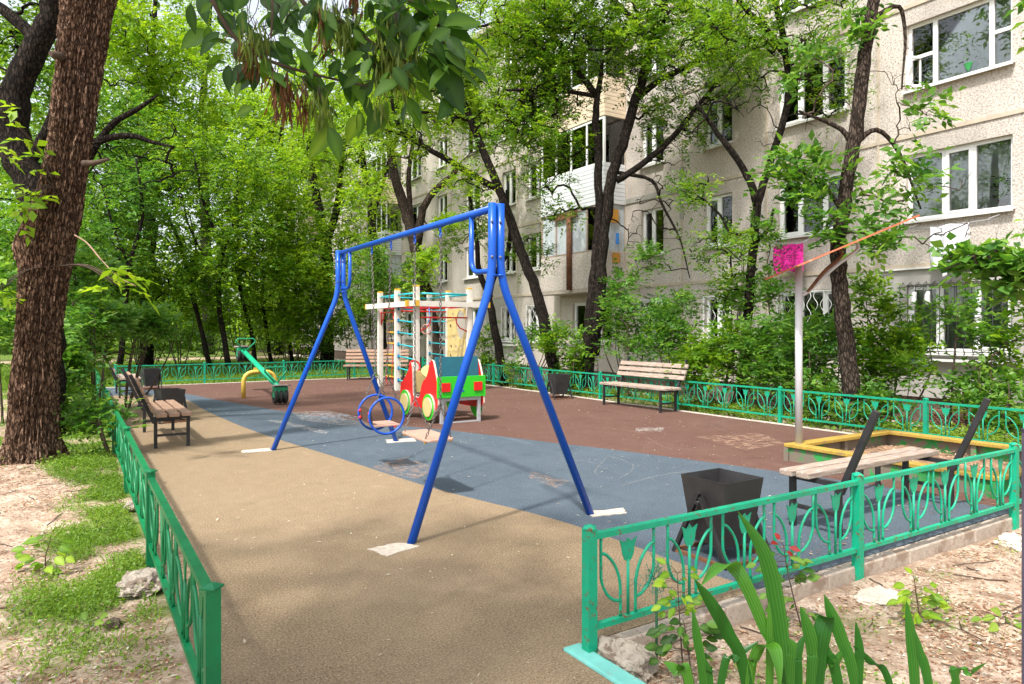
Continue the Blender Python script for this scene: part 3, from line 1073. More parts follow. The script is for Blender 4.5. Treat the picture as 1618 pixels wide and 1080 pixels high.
# washing
def cloth(name, label, cat, p, wy, hz, m, amp=.03, hem=.06, group=None, two=False):
    nY, nZ = 26, 22
    mb = MB()
    for i in range(nY + 1):
        for j in range(nZ + 1):
            u, v = i / nY, j / nZ
            xx = amp * (math.sin(u * 17 + v * 2.5) + .6 * math.sin(u * 31 - v * 3)) * (.3 + v) - .02 * v
            zz = -v * hz * (1 + hem * math.sin(u * 9)) - .02 * math.sin(u * math.pi * 3) * (1 - v)
            mb.v.append(Vector((xx, u * wy, zz)))
    for i in range(nY):
        for j in range(nZ):
            a = i * (nZ + 1) + j
            mb.face([a, a + 1, a + nZ + 2, a + nZ + 1], True)
    o = mb.build(name, m, None, p)
    sd = o.modifiers.new('solid', 'SOLIDIFY'); sd.thickness = .006
    return tag(o, label, cat, group)
q = at(1262, 383, 15.2)
cloth('towel', 'bright pink towel with dark print hung under a second storey window', 'towel', (FX - .42, 10.02, 3.62), .80, .66, TOWEL)
cloth('shirt', 'white washing hung on line below second storey window', 'laundry', (FX - .48, 6.45, 3.62), .70, .78, CLOTH_W, .035, .1)
cloth('sleeve_cloth', 'narrow white cloth hanging lower behind the white washing', 'laundry', (FX - .42, 6.66, 3.2), .30, .50, CLOTH_W, .03, .16)
for (ya, yb, lab) in ((6.1, 7.6, 'thin clothes line carrying white washing below the window'), (9.9, 11.0, 'thin clothes line carrying the pink towel')):
    ln = MB()
    for xx in (FX - .42, FX - .48):
        ln.tube([(xx, ya, 3.64), (xx, (ya + yb) / 2, 3.62), (xx, yb, 3.64)], .004, 5)
    for yy in (ya, yb):
        ln.tube([(FX, yy, 3.78), (FX - .55, yy, 3.64)], .008, 5)
    tag(ln.build('clothes_line', STEEL), lab, 'clothes line')
for i, yy in enumerate((7.62, 7.35)):
    t = thing('sneaker', ['white sneaker hanging by heel behind window bars, left one of two', 'grey white sneaker hanging behind window bars, right one of two'][i], 'shoe', (FX - .19, yy, 2.22), 0)
    b = MB(); b.tube([(0, 0, .15), (0, .01, .08), (0, .02, -.02), (0, .0, -.1), (0, -.02, -.15)], [.025, .05, .055, .048, .02], 10)
    b.build('upper', SHOE, t)
    b = MB(); b.tube([(.045, 0, .15), (.05, .01, .0), (.045, -.01, -.15)], [.02, .028, .02], 8); b.build('sole', WHITE_U, t)
    b = MB(); b.tube([(0, 0, .15), (0, 0, .26)], .004, 4); b.build('lace', WHITE_U, t)


# ------------------------------------------------------------------ tulip fences
FH, ZB, ZT = .613, .120, .572

def ornament_meshes(w):
    """returns two hooks and the tulip for a unit centred on x=0, between the rails"""
    H0, H1 = ZB + .015, ZT - .012
    H = H1 - H0
    r = .0085
    a, b = w * .40, w * .115
    out = []
    for s in (-1, 1):
        m_ = MB()
        m_.tube(smooth_path([(s * a, 0, H1), (s * a, 0, H0 + .62 * H), (s * a * .97, 0, H0 + .46 * H), (s * a * .78, 0, H0 + .30 * H), (s * a * .52, 0, H0 + .21 * H), (s * b * 1.05, 0, H0 + .185 * H)], 3), r, 6)
        m_.tube(smooth_path([(s * a, 0, H0 + .80 * H), (s * a * .80, 0, H0 + .77 * H), (s * b * 1.7, 0, H0 + .62 * H), (s * b * 1.08, 0, H0 + .42 * H), (s * b, 0, H0 + .2 * H), (s * b, 0, H0)], 3), r, 6)
        out.append(m_)
    t = MB()
    t.tube([(0, 0, H0), (0, 0, H0 + .66 * H)], r, 6)
    k = w / .43
    pr = [(0, .0), (.022, .012), (.037, .045), (.042, .08), (.056, .122), (.030, .108), (.020, .104), (0, .126)]
    pr = [(x * k, z) for x, z in pr]
    poly = pr + [(-x, z) for x, z in pr[-2:0:-1]]
    t.prism(poly, .006, Matrix.Translation((0, 0, H0 + .63 * H)) @ Matrix.Rotation(R(90), 4, 'X'))
    return out, t

def fence(label, p0, p1, n, m, under=.18, kerbed=False):
    p0, p1 = Vector(p0), Vector(p1)
    d = p1 - p0
    L = d.length
    root = thing('fence', label, 'fence', p0, math.atan2(d.y, d.x))
    pl = L / n
    pw = .055
    mb = MB()
    mb.box((0, 0, (FH - under) / 2), (pw, pw, FH + under))
    mb.tube([(0, 0, FH), (0, 0, FH + .006), (0, 0, FH + .02)], [.044, .044, .012], 4, smooth=False)
    post = mb.build('post', m, root)
    for i in range(1, n + 1):
        o = dup(post, root, (pl * i, 0, random.uniform(-.006, .006)))
    span = pl - pw
    tr = MB(); tr.box((pl / 2, 0, ZT), (span, .042, .028)); top = tr.build('top_rail', m, root)
    br = MB(); br.box((pl / 2, 0, ZB), (span, .032, .028)); bot = br.build('bottom_rail', m, root)
    w = span / 5
    hooks, tul = ornament_meshes(w)
    h0, h1 = [h.build('leaf_scroll', m, root, (pw / 2 + w * .5, 0, 0)) for h in hooks]
    tu = tul.build('tulip', m, root, (pw / 2 + w * .5, 0, 0))
    for i in range(n):
        if i:
            dup(top, root, (pl * i, 0, random.uniform(-.003, .003))); dup(bot, root, (pl * i, 0, random.uniform(-.003, .003)))
        for k in range(5):
            if i == 0 and k == 0:
                continue
            xx = pl * i + pw / 2 + w * (k + .5)
            for s_ in (h0, h1, tu):
                o = dup(s_, root, (xx + random.uniform(-.005, .005), random.uniform(-.002, .002), random.uniform(-.003, .003)))
                o.rotation_euler = (random.gauss(0, .006), random.gauss(0, .008), random.gauss(0, .05))
    return root

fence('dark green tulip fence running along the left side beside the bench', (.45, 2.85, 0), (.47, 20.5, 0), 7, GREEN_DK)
fence('turquoise tulip fence across the front between kerb and flower bed', (2.165, 2.70, 0), (9.065, 2.70, 0), 3, TEAL)
fence('turquoise tulip fence along the flats side behind the sandbox', (10.18, 2.76, 0), (10.22, 21.9, 0), 8, TEAL2)
fence('green tulip fence across the far end behind the seesaw', (1.0, 22.16, 0), (10.15, 22.16, 0), 4, TEAL2)
fb = thing('fence', 'short teal railing far off behind the big trunk', 'fence', at(-40, 470, 30) * 1)
m_ = MB(); m_.tube([(-3, 0, 0), (3, .5, 0)], .05, 6); m_.tube([(-3, 0, -.3), (3, .5, -.3)], .03, 6); m_.build('rail', TEAL2, fb)
m_ = MB(); m_.box((-2, .1, -1.3), (.08, .08, 2.6)); p_ = m_.build('post', TEAL2, fb); dup(p_, fb, (3.6, .3, 0))


# ------------------------------------------------------------------ swing frame and swings
sw = thing('swing_frame', 'tall blue steel swing frame with splayed legs on pale pads', 'swing frame')
topN, topF = Vector((2.86, 4.75, 2.575)), Vector((3.14, 9.4, 2.66))
bd = (topF - topN); bdir = bd.normalized(); bside = Vector((bdir.y, -bdir.x, 0)).normalized()
feet = {0: [gp(648, 858), gp(935, 812)], 1: [gp(430, 711), gp(627, 697)]}
bendN, bendF = topN - Vector((0, 0, .57)), topF - Vector((0, 0, .57))
for e, (tp, bn) in enumerate(((topN, bendN), (topF, bendF))):
    for s in (0, 1):
        sgn = -1 if s == 0 else 1
        off = bside * (.037 * sgn)
        ft = feet[e][s].copy(); ft.z = -.03
        pts = round_path([tp + off + Vector((0, 0, .03)), bn + off, ft], .18, 6)
        m_ = MB(); m_.tube(pts, .0335, 16); lg = m_.build('leg', BLUE, sw)
        for zz in (.12, .40):
            m_ = MB(); c_ = tp + off - Vector((0, 0, zz)) - Vector((SN, CS, 0)) * .034; m_.tube([c_, c_ - Vector((SN, CS, 0)) * .007, c_ - Vector((SN, CS, 0)) * .010], [.011, .011, .006], 6, smooth=False); m_.build('bolt_head', CHAIN, lg)
        m_ = MB(); m_.tube([bn + off * 1.0 + Vector((0, 0, .02)), bn + off + Vector((0, 0, .034))], .0365, 14); m_.build('weld_ring', BLUE, lg)
m_ = MB(); m_.tube([topN + bdir * .02, topF - bdir * .02], .031, 16); m_.build('top_beam', BLUE, sw)
for e, (tp, sg) in enumerate(((topN, 1), (topF, -1))):
    a = tp + bdir * (.46 * sg); 
    pts = round_path([a, a - Vector((0, 0, .50)), tp - Vector((0, 0, .50)) + bdir * (.05 * sg)], .14, 6)
    m_ = MB(); m_.tube(pts, .0215, 12); m_.build('bracket', BLUE, sw)
def pad(pts, h=.006):
    mb = MB()
    c = sum(pts, Vector()) / len(pts)
    ring = []
    n = len(pts)
    for i in range(n):
        for k in range(6):
            p = pts[i].lerp(pts[(i + 1) % n], k / 6)
            p = p + (c - p).normalized() * random.uniform(-.012, .02)
            ring.append((p.x, p.y))
    if sum(ring[i - 1][0] * ring[i][1] - ring[i][0] * ring[i - 1][1] for i in range(len(ring))) < 0:
        ring.reverse()
    mb.prism(ring, .03, Matrix.Translation((0, 0, h - .015)))
    return mb.build('footing_pad', CONC_P, sw)
pad([gp(580, 868), gp(628, 857), gp(664, 863), gp(612, 880)])
pad([gp(932, 808), gp(985, 803), gp(990, 811), gp(935, 817)])
pad([gp(380, 712), gp(425, 708), gp(432, 712), gp(384, 716)])
pad([gp(609, 695), gp(655, 692), gp(658, 697), gp(612, 700)])

def chain(pts, pitch=.034, r=.0042):
    """real links along a polyline, turned a quarter from one to the next"""
    pts = [Vector(p) for p in pts]
    mb = MB()
    seg = []
    for i in range(len(pts) - 1):
        L = (pts[i + 1] - pts[i]).length
        n = max(1, int(L / pitch))
        for k in range(n):
            seg.append((pts[i].lerp(pts[i + 1], k / n), pts[i].lerp(pts[i + 1], (k + 1) / n)))
    for i, (a, b) in enumerate(seg):
        z = (b - a).normalized()
        x = z.cross(Vector((0, 1, .01))).normalized(); y = z.cross(x)
        if i % 2:
            x, y = y, -x
        c = (a + b) / 2; hl = pitch * .62; hw = .0105
        loop = [c + z * hl * math.cos(t) * (1.0 if abs(math.cos(t)) > .5 else 1.2) + x * hw * math.sin(t) for t in [2 * math.pi * q / 8 for q in range(8)]]
        mb.tube(loop, r, 4, closed=True)
    return mb

def beam_pt(px):
    """point on the swing beam seen at picture column px"""
    lo, hi = 0.0, 1.0
    for _ in range(40):
        mid = (lo + hi) / 2
        p = topN.lerp(topF, mid)
        d = p.x * SN + p.y * CS; l = p.x * CS - p.y * SN
        if PCX + FPX * l / d > px: lo = mid
        else: hi = mid
    return topN.lerp(topF, (lo + hi) / 2)

def make_hang(root, ends, seat_pts, split):
    for (h, s, q) in zip(ends, split, seat_pts):
        m_ = MB(); m_.tube([h + Vector((0, 0, -.035)), h + Vector((0, 0, -.085))], .012, 8); m_.tube(arc(h + Vector((0, 0, -.105)), .022, 0, 6.28, 10, bdir, (0, 0, 1)), .006, 5)
        m_.build('shackle', BLUE, root)
        chain([h + Vector((0, 0, -.12)), s]).build('chain', CHAIN, root)
        for e in q:
            chain([s, e]).build('chain', CHAIN, root)

# flat board swing
h0, h1 = beam_pt(696), beam_pt(655.5)
cS = (h0 + h1) / 2; zS = .555
t = thing('board_swing', 'flat tan board swing hanging on four chains behind the near leg', 'swing', (cS.x, cS.y, zS), math.atan2(bdir.y, bdir.x) - R(90))
half = (h1 - h0).length / 2
L2 = half + .02; W2 = .155
m_ = MB()
corner = [(-W2 * .75, -L2), (W2 * .75, -L2), (W2, -L2 * .8), (W2, L2 * .8), (W2 * .75, L2), (-W2 * .75, L2), (-W2, L2 * .8), (-W2, -L2 * .8)]
m_.prism(corner, .022, Matrix.Identity(4)); m_.build('seat', PLY, t, bevel=.004)
inv = Matrix.Rotation(math.atan2(bdir.y, bdir.x) - R(90), 4, 'Z').inverted() @ Matrix.Translation((-cS.x, -cS.y, -zS))
def loc(p): return inv @ p
cap = MB()
for sx in (-1, 1):
    for sy in (-1, 1):
        cap.tube([(sx * W2 * .85, sy * L2 * .78, -.012), (sx * W2 * .85, sy * L2 * .78, -.03)], .014, 8)
cap.build('bolt_caps', YELLOW, t)
for h, sy in ((h0, -1), (h1, 1)):
    s_ = h.copy(); s_.z = zS + .34
    s_ = loc(s_)
    hl = loc(h)
    m_ = MB(); m_.tube([hl + Vector((0, 0, -.035)), hl + Vector((0, 0, -.085))], .012, 8); m_.tube(arc(hl + Vector((0, 0, -.105)), .022, 0, 6.28, 10, (0, 1, 0), (0, 0, 1)), .006, 5); m_.build('shackle', BLUE, t)
    chain([hl + Vector((0, 0, -.12)), s_]).build('chain', CHAIN, t)
    for sx in (-1, 1):
        chain([s_, Vector((sx * W2 * .85, sy * L2 * .78, .01))]).build('chain', CHAIN, t)

# toddler swing: two side rings, seat and back
h0, h1 = beam_pt(618), beam_pt(587.5)
cT = (h0 + h1) / 2; zT_ = .50
rz = math.atan2(bdir.y, bdir.x) - R(90)
t = thing('toddler_swing', 'toddler swing with two blue side rings and brown back board', 'swing', (cT.x, cT.y, zT_), rz)
inv = Matrix.Rotation(rz, 4, 'Z').inverted() @ Matrix.Translation((-cT.x, -cT.y, -zT_))
RR, HW = .205, .205
for sy in (-1, 1):
    m_ = MB(); m_.tube(arc((0, sy * HW, .115), RR, 0, 2 * math.pi, 36, (1, 0, 0), (0, 0, 1))[:-1], .014, 8, closed=True); m_.build('side_ring', BLUE_RING, t)
m_ = MB(); m_.prism([(-.15, -HW + .012), (.17, -HW + .012), (.17, HW - .012), (-.15, HW - .012)], .02, Matrix.Identity(4)); m_.build('seat', PLY, t, bevel=.004)
m_ = MB()
m_.prism([(-HW + .012, 0), (HW - .012, 0), (HW - .012, .15), (HW - .05, .185), (-HW + .05, .185), (-HW + .012, .15)], .016,
         Matrix.Translation((-.165, 0, .03)) @ Matrix.Rotation(R(90), 4, 'Z') @ Matrix.Rotation(R(90 - 8), 4, 'X'))
m_.build('back_board', PLY_DK, t, bevel=.004)
for sy in (-1, 1):
    for zz in (.07, .15):
        m_ = MB(); m_.tube([(-.215, sy * (HW - .03), zz), (-.2, sy * (HW - .03), zz), (-.185, sy * (HW - .03), zz)], [.006, .019, .017], 10); m_.build('red_cap', RED, t)
m_ = MB(); m_.tube([(.10, -HW, -.012), (.10, HW, -.012)], .01, 8); m_.build('front_rod', RED, t)
for h, sy in ((h0, -1), (h1, 1)):
    hl = loc(h); s_ = h.copy(); s_.z = zT_ + .62; s_ = loc(s_); s_.y = sy * HW * 1.0
    m_ = MB(); m_.tube([hl + Vector((0, 0, -.035)), hl + Vector((0, 0, -.085))], .012, 8); m_.tube(arc(hl + Vector((0, 0, -.105)), .022, 0, 6.28, 10, (0, 1, 0), (0, 0, 1)), .006, 5); m_.build('shackle', BLUE, t)
    chain([hl + Vector((0, 0, -.12)), s_]).build('chain', CHAIN, t)
    for sx in (-1, 1):
        a = R(90 + sx * -38)
        chain([s_, Vector((RR * math.cos(a), sy * HW, .115 + RR * math.sin(a)))]).build('chain', CHAIN, t)


# ------------------------------------------------------------------ benches
def bench(label, loc, rz, L, nseat=2, nback=3, wood=WOOD, group='park benches'):
    """runs along local x, sitter faces +y"""
    t = thing('park_bench', label, 'bench', loc, rz, group)
    fx = L / 2 - .14
    for s in (-1, 1):
        x = s * fx
        m_ = MB()
        m_.beam((x, .2, -.01), (x, .2, .40), .042, .042)
        m_.beam((x, -.2, -.01), (x, -.2, .40), .042, .042)
        m_.beam((x, -.24, .405), (x, .225, .405), .038, .038)
        m_.beam((x, -.18, .17), (x, .18, .17), .03, .03)
        m_.build('leg_frame', BLACK, t)
        m_ = MB(); m_.beam((x, -.215, .34), (x, -.50, 1.0), .045, .045, up=(1, 0, 0)); m_.build('back_post', BLACK, t)
    w = .43 / nseat - .02 if nseat > 2 else .115
    base = None
    for i in range(nseat):
        yy = .17 - i * (w + .03)
        m_ = MB(); m_.box((0, 0, 0), (L, w, .05))
        if base is None: base = m_.build('seat_slat', wood, t, (0, yy, .45), bevel=.008)
        else: dup(base, t, (random.uniform(-.012, .012), yy, .45 + random.uniform(-.003, .003)))
    b0 = None
    for i in range(nback):
        f = .45 + .17 * i if nback == 3 else .34 + .165 * i
        q = Vector((0, -.215, .34)).lerp(Vector((0, -.50, 1.0)), f) + Vector((0, .04, .012))
        m_ = MB(); m_.box((0, 0, 0), (L, .04, .088))
        if b0 is None:
            b0 = m_.build('back_slat', wood, t, q, bevel=.007); b0.rotation_euler = (R(23), 0, 0)
        else:
            o = dup(b0, t, q)
    return t

bench('wooden bench seen end-on beside the left fence with a bin behind it', (1.14, 11.3, 0), R(-90), 2.0, 3, 4)
bench('dark bench at far left corner near the fence end, half hidden by leaves', (1.12, 19.2, 0), R(-90), 1.7, 3, 3, WOOD_GR)
bench('slatted bench facing the playground in front of shrubs near the flats', (9.72, 10.55, 0), R(90), 1.95, 4, 3, WOOD_GR)
bench('pale slatted bench at the far end behind the climbing frame', (8.15, 20.95, 0), R(180 - 28), 2.0, 4, 4, WOOD)
bench('bench without back slats, two bare leaning posts, behind front fence', (5.82, 3.36, 0), R(0), 1.98, 2, 0, WOOD_GR)
st = thing('metal_stand', 'low empty black metal stand next to the sandbox', 'stand', (6.70, 3.93, 0), R(8))
m_ = MB(); m_.beam((-.2, 0, .34), (.2, 0, .34), .04, .04); m_.build('top_bar', BLACK, st)
m_ = MB(); m_.beam((-.2, 0, -.01), (-.2, 0, .318), .04, .04); l_ = m_.build('leg', BLACK, st); dup(l_, st, (.4, 0, 0))

# ------------------------------------------------------------------ litter bins
def bin_(label, loc, rz, sc=1.0):
    t = thing('litter_bin', label, 'litter bin', loc, rz, 'litter bins')
    zt, zb, wt, wb = .56, .10, .20, .145
    for i in range(4):
        m_ = MB()
        a = math.pi / 2 * i
        rot = Matrix.Rotation(a, 4, 'Z')
        th = .006
        pts = [(-wb, -wb, zb), (wb, -wb, zb), (wt, -wt, zt), (-wt, -wt, zt)]
        inn = [(-wb + th, -wb + th, zb), (wb - th, -wb + th, zb), (wt - th, -wt + th, zt), (-wt + th, -wt + th, zt)]
        for p in pts + inn: m_.v.append(rot @ Vector(p))
        for q in ((0, 1, 2, 3), (7, 6, 5, 4), (3, 2, 6, 7), (0, 4, 5, 1), (1, 5, 6, 2), (0, 3, 7, 4)): m_.face(list(q))
        m_.build('side_plate', BLACKBIN, t)
    m_ = MB(); m_.box((0, 0, zb + .006), (wb * 2 - .015, wb * 2 - .015, .008)); m_.build('bottom_plate', BLACKBIN, t)
    for s in (-1, 1):
        x = s * (.20)
        m_ = MB()
        m_.beam((x + s * .03, -.235, 0), (x + s * .03, -.012, .44), .03, .03, up=(1, 0, 0))
        m_.beam((x + s * .031, .235, 0), (x + s * .031, .004, .468), .03, .03, up=(1, 0, 0))
        m_.tube([(x - s * .04, 0, .40), (x + s * .06, 0, .40)], .014, 10)
        m_.build('stand', BLACK, t)
    m_ = MB()
    for s in (-1, 1):
        m_.beam((s * .23, -.235, .012), (s * .23, .235, .012), .025, .025)
        m_.beam((-.215, s * .235, .014), (.215, s * .235, .014), .022, .022)
    m_.build('base_frame', RUSTM, t)
    return t
b_ = bin_('black tapered steel bin standing behind the front fence', (3.90, 3.37, 0), R(0))
dup_tree(b_, (1.42, 13.35, 0), R(12), 'black steel bin behind the end-on wooden bench at left')
dup_tree(b_, (9.55, 13.05, 0), R(-8), 'black steel bin by the flats-side fence, left of the slatted bench')
dup_tree(b_, (1.75, 20.75, 0), R(5), 'black steel bin in the far left corner behind the dark bench')

# ------------------------------------------------------------------ sandbox with shade board
sb = thing('sandbox', 'square sandbox with yellow top planks and peeling green sides', 'sandbox')
X0, X1, Y0, Y1 = 7.33, 9.55, 3.05, 5.38
for (c, s) in (((X0 + .05, (Y0 + Y1) / 2, .07), (.04, Y1 - Y0 - .04, .2)), ((X1 - .05, (Y0 + Y1) / 2, .07), (.04, Y1 - Y0 - .04, .2)),
               (((X0 + X1) / 2, Y0 + .05, .07), (X1 - X0 - .15, .04, .2)), (((X0 + X1) / 2, Y1 - .05, .07), (X1 - X0 - .15, .04, .2))):
    m_ = MB(); m_.box(c, s); m_.build('side_board', GREEN_OLD, sb, bevel=.004)
W_ = .16
for (a, b) in (((X0 + W_ / 2, Y0, .19), (X0 + W_ / 2, Y1, .19)), ((X1 - W_ / 2, Y0, .19), (X1 - W_ / 2, Y1, .19))):
    m_ = MB(); m_.beam(a, b, W_, .042); m_.build('top_plank', YELLOW_W, sb, bevel=.006)
for yy in (Y0 + W_ / 2, Y1 - W_ / 2):
    m_ = MB(); m_.beam((X0 + W_ + .004, yy, .19), (X1 - W_ - .004, yy, .19), W_, .042); m_.build('top_plank', YELLOW_W, sb, bevel=.006)
for (px_, py_) in ((X0 + .03, Y0 + .03), (X0 + .03, Y1 - .03), (X1 - .03, Y0 + .03), (X1 - .03, Y1 - .03), (X0 + 1.1, Y1 - .1), (X1 - .1, Y0 + 1.15)):
    m_ = MB(); m_.box((px_, py_, .07), (.06, .06, .19)); m_.build('corner_post', GREEN_OLD, sb)
gx, gy = np.meshgrid(np.linspace(X0 + .06, X1 - .06, 40), np.linspace(Y0 + .06, Y1 - .06, 40), indexing='ij')
gz = .02 + .07 * (fbm(gx, gy, 2.2, 61) - .5) + .05 * (fbm(gx, gy, 9, 65) - .5)
idx = np.arange(1600).reshape(40, 40)
F = np.stack([idx[:-1, :-1], idx[1:, :-1], idx[1:, 1:], idx[:-1, 1:]], -1).reshape(-1, 4)
tag(np_mesh('sand', np.stack([gx, gy, gz], -1).reshape(-1, 3), F, 4, SAND, smooth=True), kind='structure')

sh = thing('shade_post', 'slim white pole with a tilted orange board roof rising from sandbox corner', 'shade post', (7.50, 5.29, 0))
m_ = MB(); m_.tube([(0, 0, .0), (0, 0, 2.38)], .043, 18); m_.build('pole', POLE_W, sh)
R_ = Vector((CS, -SN, 0)); Fw = Vector((SN, CS, 0))
pole_top = Vector((7.50, 5.29, 0))
A_, B_ = at(1233, 431, 8.3), at(1418, 354, 8.55)
cen = (A_ + B_) / 2 - pole_top
u = (B_ - A_).normalized(); hl = (B_ - A_).length / 2
eye_ = Vector((0, 0, EYE))
nrm = (A_ - eye_).cross(B_ - eye_).normalized()
v = nrm.cross(u).normalized()
if v.dot(Fw) < 0: v = -v
if nrm.z < 0: nrm = -nrm
rot = Matrix((u, v, nrm)).transposed()
for i in range(6):                                              # boards of the roof
    wv = .8 / 6
    m_ = MB(); m_.box(cen + v * (-.4 + wv * (i + .5)), (hl * 2, wv - .006, .020), rot); m_.build('roof_board', ORANGE, sh)
for k, f in enumerate((.50, .64)):
    p1 = cen + u * (hl * (2 * f - 1)) - nrm * .02
    pts = smooth_path([(0.0, 0.0, 2.03), (R_ * .10 + Vector((0, 0, 2.05))), p1 * .62 + Vector((0, 0, 2.07)) * .38 - Vector((0, 0, .07)), p1 - Vector((0, 0, .09)), p1], 5)
    m_ = MB(); m_.tube(pts, .022, 10); m_.build('brace', POLE_W if k else RUSTM, sh)

# ------------------------------------------------------------------ climbing frame
cf = thing('climbing_frame', 'white post climbing frame with cyan rungs, red bars and cream climbing wall', 'climbing frame')
PX = {1: (7.30, 18.45), 2: (7.18, 16.95), 3: (7.22, 15.85), 4: (8.82, 18.45), 5: (8.70, 17.0), 6: (8.72, 15.85)}
HT = {1: 2.62, 2: 2.62, 3: 2.66, 4: 2.60, 5: 2.62, 6: 2.64}
for i, (x, y_) in PX.items():
    m_ = MB(); m_.box((x, y_, HT[i] / 2), (.125, .125, HT[i])); 
    for s in (-1, 1):
        m_.box((x + s * .064, y_, HT[i] / 2), (.006, .05, HT[i] - .04)); m_.box((x, y_ + s * .064, HT[i] / 2), (.05, .006, HT[i] - .04))
    p_ = m_.build('post', WHITE_P, cf)
    m_ = MB(); m_.tube([(x, y_, HT[i]), (x, y_, HT[i] + .03), (x, y_, HT[i] + .04)], [.09, .088, .06], 4, smooth=False); c_ = m_.build('post_cap', YELLOW, p_)
    c_.data.transform(Matrix.Translation((x, y_, 0)) @ Matrix.Rotation(R(45), 4, 'Z') @ Matrix.Translation((-x, -y_, 0)))
def hbeam(a, b):
    m_ = MB(); m_.beam(a, b, .09, .135); q_ = m_.build('cross_beam', WHITE_P, cf)
    d = (Vector(b) - Vector(a)).normalized()
    m_ = MB()
    for e, s in ((Vector(a), -1), (Vector(b), 1)):
        m_.beam(e + d * s * .002, e + d * s * .06, .10, .15)
    m_.build('end_cap', YELLOW, q_)
hbeam((7.09, 18.9, 2.24), (7.09, 15.55, 2.24))
hbeam((6.95, 15.74, 2.24), (9.2, 15.74, 2.24))
def bar(a, b, r, m, name='rung', wrap=True):
    m_ = MB(); m_.tube([a, b], r, 8); o = m_.build(name, m, cf)
    if wrap:
        m_ = MB()
        for e in (a, b): m_.box(e, (.05, .05, .09))
        m_.build('rung_clamp', M('clamp_blue', (.01, .16, .42), .4, .1, 5, bump=0), o)
def P3(i, z, dx=0, dy=0): return Vector((PX[i][0] + dx, PX[i][1] + dy, z))
for a, b in ((1, 2), (2, 3), (3, 6), (4, 5), (5, 6), (1, 4)):
    bar(P3(a, 2.50), P3(b, 2.50), .024, CYAN, 'top_bar')
for i in range(7):
    bar(P3(2, .28 + .31 * i, 0, -.06), P3(3, .22 + .31 * i, 0, .06), .019, CYAN)
    bar(P3(4, .28 + .31 * i, -.03, -.06), P3(5, .26 + .31 * i, -.03, .06), .019, CYAN)
bar(P3(3, 1.90, .06), P3(6, 1.90, -.06), .02, RED, 'pull_up_bar', False)
bar(P3(1, 2.06, .0, -.06), P3(2, 2.06, 0, .06), .022, RED, 'rope_bar', False)
bar(P3(2, 2.08, .06), P3(5, 2.08, -.06), .018, RED, 'rope_bar', False)
for i, sx in ((3, 1), (6, -1)):
    m_ = MB(); m_.tube(arc(P3(i, 1.90, sx * .30), .30, math.pi * 1.5, math.pi * (2.0 if sx < 0 else 1.0), 8, (1, 0, 0), (0, 0, 1)) if False else
                       [P3(i, 1.90, sx * .40), P3(i, 1.75, sx * .37), P3(i, 1.63, sx * .27), P3(i, 1.55, sx * .07)], .017, 8); m_.build('bar_brace', RED, cf)
for i, sy in ((1, -1), (2, 1)):
    m_ = MB(); m_.tube([P3(i, 2.06, 0, sy * .3), P3(i, 1.9, 0, sy * .25), P3(i, 1.78, 0, sy * .07)], .016, 8); m_.tube([P3(i, 2.10, 0, sy * .07), P3(i, 1.72, 0, sy * .07)], .016, 8); m_.build('bar_brace', RED, cf)
# rope ladder
lad = MB(); x = PX[1][0]; yl = [17.5, 17.85]
for yy, sg in zip(yl, (-1, 1)):
    lad.tube(smooth_path([(x, yy, 2.05), (x + .02, yy + sg * .03, 1.5), (x - .02, yy, .9), (x - .06, yy + sg * .04, .4), (x - .03, yy, .06)], 4), .010, 6)
rl = lad.build('rope_ladder', ROPE_R, cf)
for i in range(6):
    m_ = MB(); z_ = .32 + .30 * i; xo = x - .03 if i < 3 else x
    m_.tube([(xo, 17.43, z_), (xo, 17.47, z_), (xo, 17.88, z_), (xo, 17.92, z_)], [.03, .022, .022, .03], 8); m_.build('ladder_rung', YELLOW, rl)
# overhead rope net
net = MB()
for i in range(7):
    f = i / 6
    net.tube([P3(3, 2.2, f * 1.5), P3(2, 2.16, f * 1.5), P3(1, 2.2, f * 1.5, -.05)], .010, 5)
for i in range(9):
    yy = 15.9 + 2.5 * i / 8
    net.tube([(7.2, yy, 2.19), (7.95, yy, 2.15), (8.75, yy, 2.19)], .010, 5)
net.build('rope_net', ROPE_R, cf)
kn = MB()
for i in range(7):
    kn.tube([(7.25 + 1.5 * i / 6, 15.98, 2.16), (7.25 + 1.5 * i / 6, 15.98, 2.22)], .028, 8)
kn.build('net_knots', YELLOW, cf)
# gymnastic ring
m_ = MB(); g_ = Vector((7.75, 16.4, 1.60)); m_.tube(arc(g_, .12, 0, 2 * math.pi, 22, R_, (0, 0, 1))[:-1], .018, 8, closed=True); gr = m_.build('gym_ring', PINK, cf)
m_ = MB(); m_.tube([g_ + Vector((.03, 0, .12)), g_ + Vector((.1, .0, .35)), g_ + Vector((.12, .1, .62))], .008, 6); m_.build('ring_rope', BLUE_LACE, gr)
